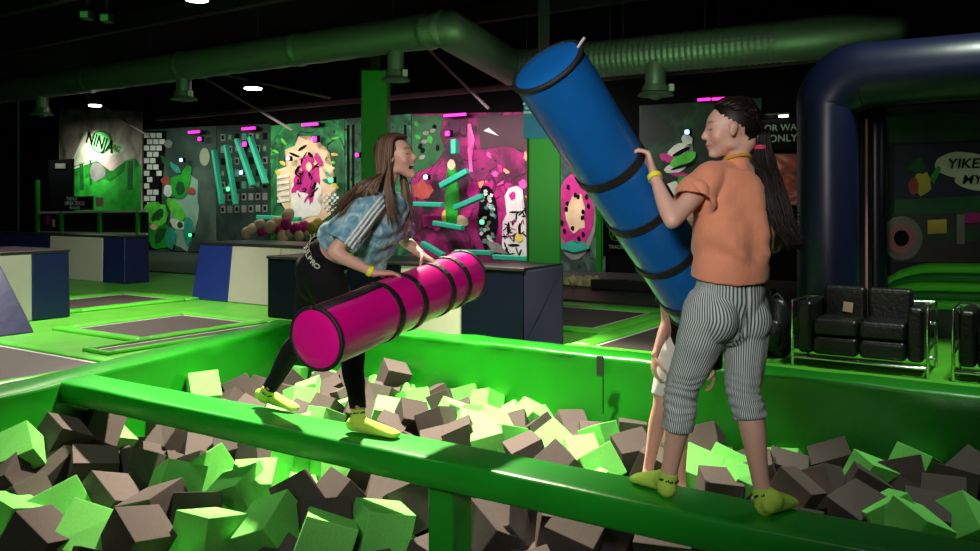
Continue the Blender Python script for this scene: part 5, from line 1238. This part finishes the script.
for v in [v for v in cap.verts if (lambda l: l.y > .035 and l.z < .08 or (l.z < -.01 and l.y > -.04))(hR.inverted() @ (v.co - hc))]: cap.verts.remove(v)
sp_ = []
for i in range(90):
    a = rr.uniform(-1.5, 1.5); y = rr.uniform(-.10, .05); yy = (y + .018) / .119; k = math.sqrt(max(.02, 1 - yy * yy))
    sp_.append(([HP(.081 * k * math.sin(a * f) , y - .02 * (1 - f), .035 + .09 * k * math.cos(a * f)) for f in (.1, .5, 1)] + [HP(.078 * k * math.sin(a), min(y, .0) - .02, -.03)], rr.uniform(.006, .010), rr.random() ** 2))
strands('hair', M['hair_dark'], gC, sp_, cap)
# ------------------------------------------------------------------ foam cubes in the pit
G, D = 'green', 'grey'
FOAM = [(18,452,G),(109,443,G),(52,471,D),(61,440,D),(100,424,D),(92,474,D),(139,469,D),(172,441,D),(175,487,G),(210,476,G),(239,495,G),(107,506,D),(156,514,D),(62,512,G),(21,509,D),(8,524,G),(83,538,G),(137,542,D),(208,537,G),(38,547,D),(166,421,D),(217,438,G),(234,449,D),(203,389,G),(239,393,D),(194,517,D),(5,487,D),
 (291,378,G),(323,388,D),(299,402,G),(327,413,D),(393,378,D),(382,401,D),(386,415,G),(414,404,G),(443,404,D),(466,399,G),(487,404,G),(410,421,D),(438,425,D),(473,421,G),(462,440,D),(471,432,G),(488,443,G),(259,455,D),(296,472,G),(254,490,G),(334,475,G),(374,476,D),(410,483,D),(339,504,D),(303,509,D),(386,507,D),(272,533,G),(379,533,G),(324,545,G),(322,528,D),(410,510,D),(483,506,D),(483,538,D),
 (492,426,G),(529,417,G),(503,441,G),(555,447,G),(527,456,D),(601,440,G),(633,455,D),(601,467,G),(580,458,G),(632,434,D),(695,476,G),(728,472,G),(719,493,D),(705,446,D),(539,437,D),(501,528,D),(532,519,D),(580,538,D),(619,537,D),(667,546,D),(505,504,D),(786,474,D),(834,464,D),(822,490,D),(864,493,D),(905,481,D),(914,468,G),(873,478,G),(956,488,D),(859,514,D),(963,524,G),(914,531,G),(925,519,D),(793,496,D),(741,489,G),(976,478,D),(560,470,D),(655,470,D),(760,478,D),(945,505,D),(890,520,G),(700,545,D),(740,548,D),(795,540,D),(560,530,D),(640,528,D)]
rf = random.Random(21)
def cube_mesh(i):
    bm = bmesh.new(); bmesh.ops.create_cube(bm, size=1)
    for v in bm.verts: v.co += Vector([rf.uniform(-.035, .035) for _ in range(3)])
    if i % 4 == 3:      # one corner torn off
        bm.verts.ensure_lookup_table(); v = bm.verts[rf.randrange(8)]; v.co *= .88
    bmesh.ops.bevel(bm, geom=bm.edges[:], offset=.02, segments=2, profile=.6, affect='EDGES')
    bmesh.ops.recalc_face_normals(bm, faces=bm.faces)
    me = bpy.data.meshes.new('foam_cube'); bm.to_mesh(me); bm.free(); return me
CM = {c: [] for c in (G, D)}
for c in (G, D):
    for i in range(7):
        me = cube_mesh(i); me.materials.append(M['foam_' + ('green' if c == G else 'grey')]); CM[c].append(me)
def uvof(p): return p.dot(U), p.dot(V)
def inside(p, mg=.2):
    u, v = uvof(p); return u > lw(v) + mg and v < VF - mg and v > VN + mg and u < UR - mg
cubes = []
def ok(p, dmin):
    return all((p - q[0]).length > dmin for q in cubes)
legs = [(J['anL'], .1), (J['anR'], .1)]
def put(p, c, size, rot=None, chk=0):
    o = bpy.data.objects.new('foam_cube', rf.choice(CM[c])); C.objects.link(o); o.location = p
    o.rotation_euler = rot or Euler((rf.uniform(-.55, .55) + rf.choice((0, .7)), rf.uniform(-.55, .55), rf.uniform(0, 3.1)))
    o.scale = (size * rf.uniform(.94, 1.06), size * rf.uniform(.94, 1.06), size * rf.uniform(.9, 1.06)); cubes.append((Vector(p), o, c)); return o
for px, py, c in FOAM:
    z = -.50
    while z < -.12:
        Z = F * (H - z) / (py - 205); p = W(px, py, Z)
        if inside(p, .17): break
        z += .02
    v = uvof(p)[1]
    if abs(v - VB) < .30 and p.z > -.34:
        p.z = -.36
    if abs(v - VB) < .22 and abs(uvof(p)[0] + 2.45) < .2: p = p + V * -.22
    put(p, c, .205 if (440 < px < 560 and py < 430) or (px > 560 and py < 445) else .262 if py > 470 and px < 700 else .235)
listed = len(cubes)
# the layers that fill the gaps
nmain = len(cubes)
def fill(zoff, step, dmin, limit, pg):
    cand = []
    v = 1.75
    while v < VF - .15:
        u = lw(v) + .18
        while u < UR - .2:
            p = uv(u + rf.uniform(-.05, .05), v + rf.uniform(-.05, .05), 0)
            heap = .12 * math.exp(-((u + 5.2) ** 2 + (v - 5.4) ** 2) / 2.2)
            p.z = -.53 + heap + zoff + rf.uniform(-.04, .04)
            px = 490 + F * p.x / p.y; py = 205 + F * (H - p.z) / p.y
            if -60 < px < 1040 and py < 600 and p.y > .5: cand.append(p)
            u += step
        v += step
    rf.shuffle(cand)
    for p in cand:
        if inside(p, .15) and ok(p, dmin) and not (abs(uvof(p)[1] - VB) < .22 and abs(uvof(p)[0] + 2.45) < .2): put(p, G if rf.random() < pg else D, .22)
fill(-.11, .17, .205, 0, .24)
fill(-.23, .18, .19, 0, .3)
# keep the ones in view as individuals
bpy.context.view_layer.update(); dg = bpy.context.evaluated_depsgraph_get(); eye = Vector((0, 0, H)); vis = {}
for p, o, c in cubes:
    n = 0; mw = o.matrix_world
    for x in (-.46, -.15, .15, .46):
        for y in (-.46, -.15, .15, .46):
            for z in (-.46, -.15, .15, .46):
                if max(abs(x), abs(y), abs(z)) < .4: continue
                q = mw @ Vector((x, y, z)); sx = 490 + F * q.x / q.y; sy = 205 + F * (H - q.z) / q.y
                if not (0 <= sx < 980 and sy < 551): continue
                h = S.ray_cast(dg, eye, (q - eye).normalized())
                if h[0] and h[4] and h[4].name == o.name: n += 1
    vis[o.name] = n
keep = [(p, o, c) for p, o, c in cubes if vis[o.name] >= 1]
keep.sort(key=lambda t: -vis[t[1].name])
drop = [t for t in cubes if vis[t[1].name] < 1] + keep[285:]
keep = keep[:285]
bb_ = []
for p, o, c in drop:
    bb_.append((p.copy(), o.rotation_euler.copy(), o.scale.copy(), c)); bpy.data.objects.remove(o)
for col in (G, D):
    V_, F_ = [], []
    for p, r, s, c in bb_:
        if c != col: continue
        me = CM[c][0]; mx = Matrix.Translation(p) @ r.to_matrix().to_4x4() @ Matrix.Diagonal((*s, 1)); o_ = len(V_)
        V_.extend([(mx @ v.co)[:] for v in me.vertices]); F_.extend([[o_ + i for i in f.vertices] for f in me.polygons])
    # deep filling under the visible cubes
    for _ in range(90 if col == G else 300):
        v = rf.uniform(VN + .25, VF - .25); u = rf.uniform(lw(v) + .25, UR - .25)
        if abs(v - VB) < .25 and (abs(u + 2.45) < .25 or abs(u - 1.9) < .25): continue
        me = CM[col][1]; mx = Matrix.Translation(uv(u, v, rf.uniform(-1.0, -.78))) @ Euler((rf.random() * 3, rf.random() * 3, rf.random() * 3)).to_matrix().to_4x4() @ Matrix.Scale(.2, 4); o_ = len(V_)
        V_.extend([(mx @ q.co)[:] for q in me.vertices]); F_.extend([[o_ + i for i in f.vertices] for f in me.polygons])
    me = bpy.data.meshes.new('buried_foam'); me.from_pydata(V_, [], F_); me.update(); me.materials.append(M['foam_' + ('green' if col == G else 'grey')])
    o = bpy.data.objects.new('buried_foam', me); C.objects.link(o); o['kind'] = 'stuff'; tag(o, '%s foam cubes buried under the top layer of the pit' % col, 'foam filling')
# labels from where each cube lies
ORD = ['first', 'second', 'third', 'fourth', 'fifth', 'sixth', 'seventh', 'eighth', 'ninth', 'tenth', 'eleventh', 'twelfth']
def num(i): return ORD[i] if i < 12 else '%dth' % (i + 1)
zones = {}
for p, o, c in keep:
    u, v = uvof(p); x = 490 + F * p.x / p.y
    if v < VB:
        if x < 130: zn = 'below the beam in the bottom left corner'
        elif x < 270: zn = 'below the beam between the bottom left corner and the laughing girl'
        elif x < 435: zn = 'below the beam under the laughing girl, left of the post'
        elif x < 640: zn = 'below the beam right of the support post'
        else: zn = 'below the beam under the girl in orange'
    else:
        if x < 200: zn = 'beyond the beam in the left corner of the pit'
        elif x < 300: zn = 'beyond the beam behind the left foot of the laughing girl'
        elif x < 375: zn = 'beyond the beam under the pink roll'
        elif x < 450: zn = 'beyond the beam just right of the black leggings'
        elif x < 540: zn = 'beyond the beam below the dark navy block'
        elif x < 625: zn = 'beyond the beam under the black wall strap'
        elif x < 690: zn = 'beyond the beam beside the left striped leg'
        elif x < 760: zn = 'beyond the beam between the striped legs'
        elif x < 860: zn = 'beyond the beam right of the striped legs'
        else: zn = 'beyond the beam near the right edge'
    row = 'nearer' if (p.y < 4.6 if v < VB else v < 4.8) else 'farther'
    zones.setdefault((zn, row, c), []).append((x, o))
for (zn, row, c), L_ in zones.items():
    L_.sort(key=lambda t: t[0])
    zn = zn.replace('below the beam', 'below beam').replace('beyond the beam', 'beyond beam').replace('in the bottom left corner', 'at bottom left').replace('between the bottom left corner and the laughing girl', 'left of the laughing girl').replace('under the laughing girl, left of the post', 'just left of the post').replace('behind the left foot of the laughing girl', 'behind the rear lime sock')
    for i, (x, o) in enumerate(L_):
        a = 'only' if len(L_) == 1 else 'leftmost' if i == 0 else 'rightmost' if i == len(L_) - 1 else num(i)
        tag(o, '%s %s foam cube%s, %s row %s' % (a, c, '' if len(L_) == 1 or 'most' in a else ' from left', row, zn.replace(' the ', ' ')), 'foam cube', 'foam cubes in the pit')
        assert len(o['label'].split()) <= 20
print('cubes kept', len(keep), 'buried', len(bb_))
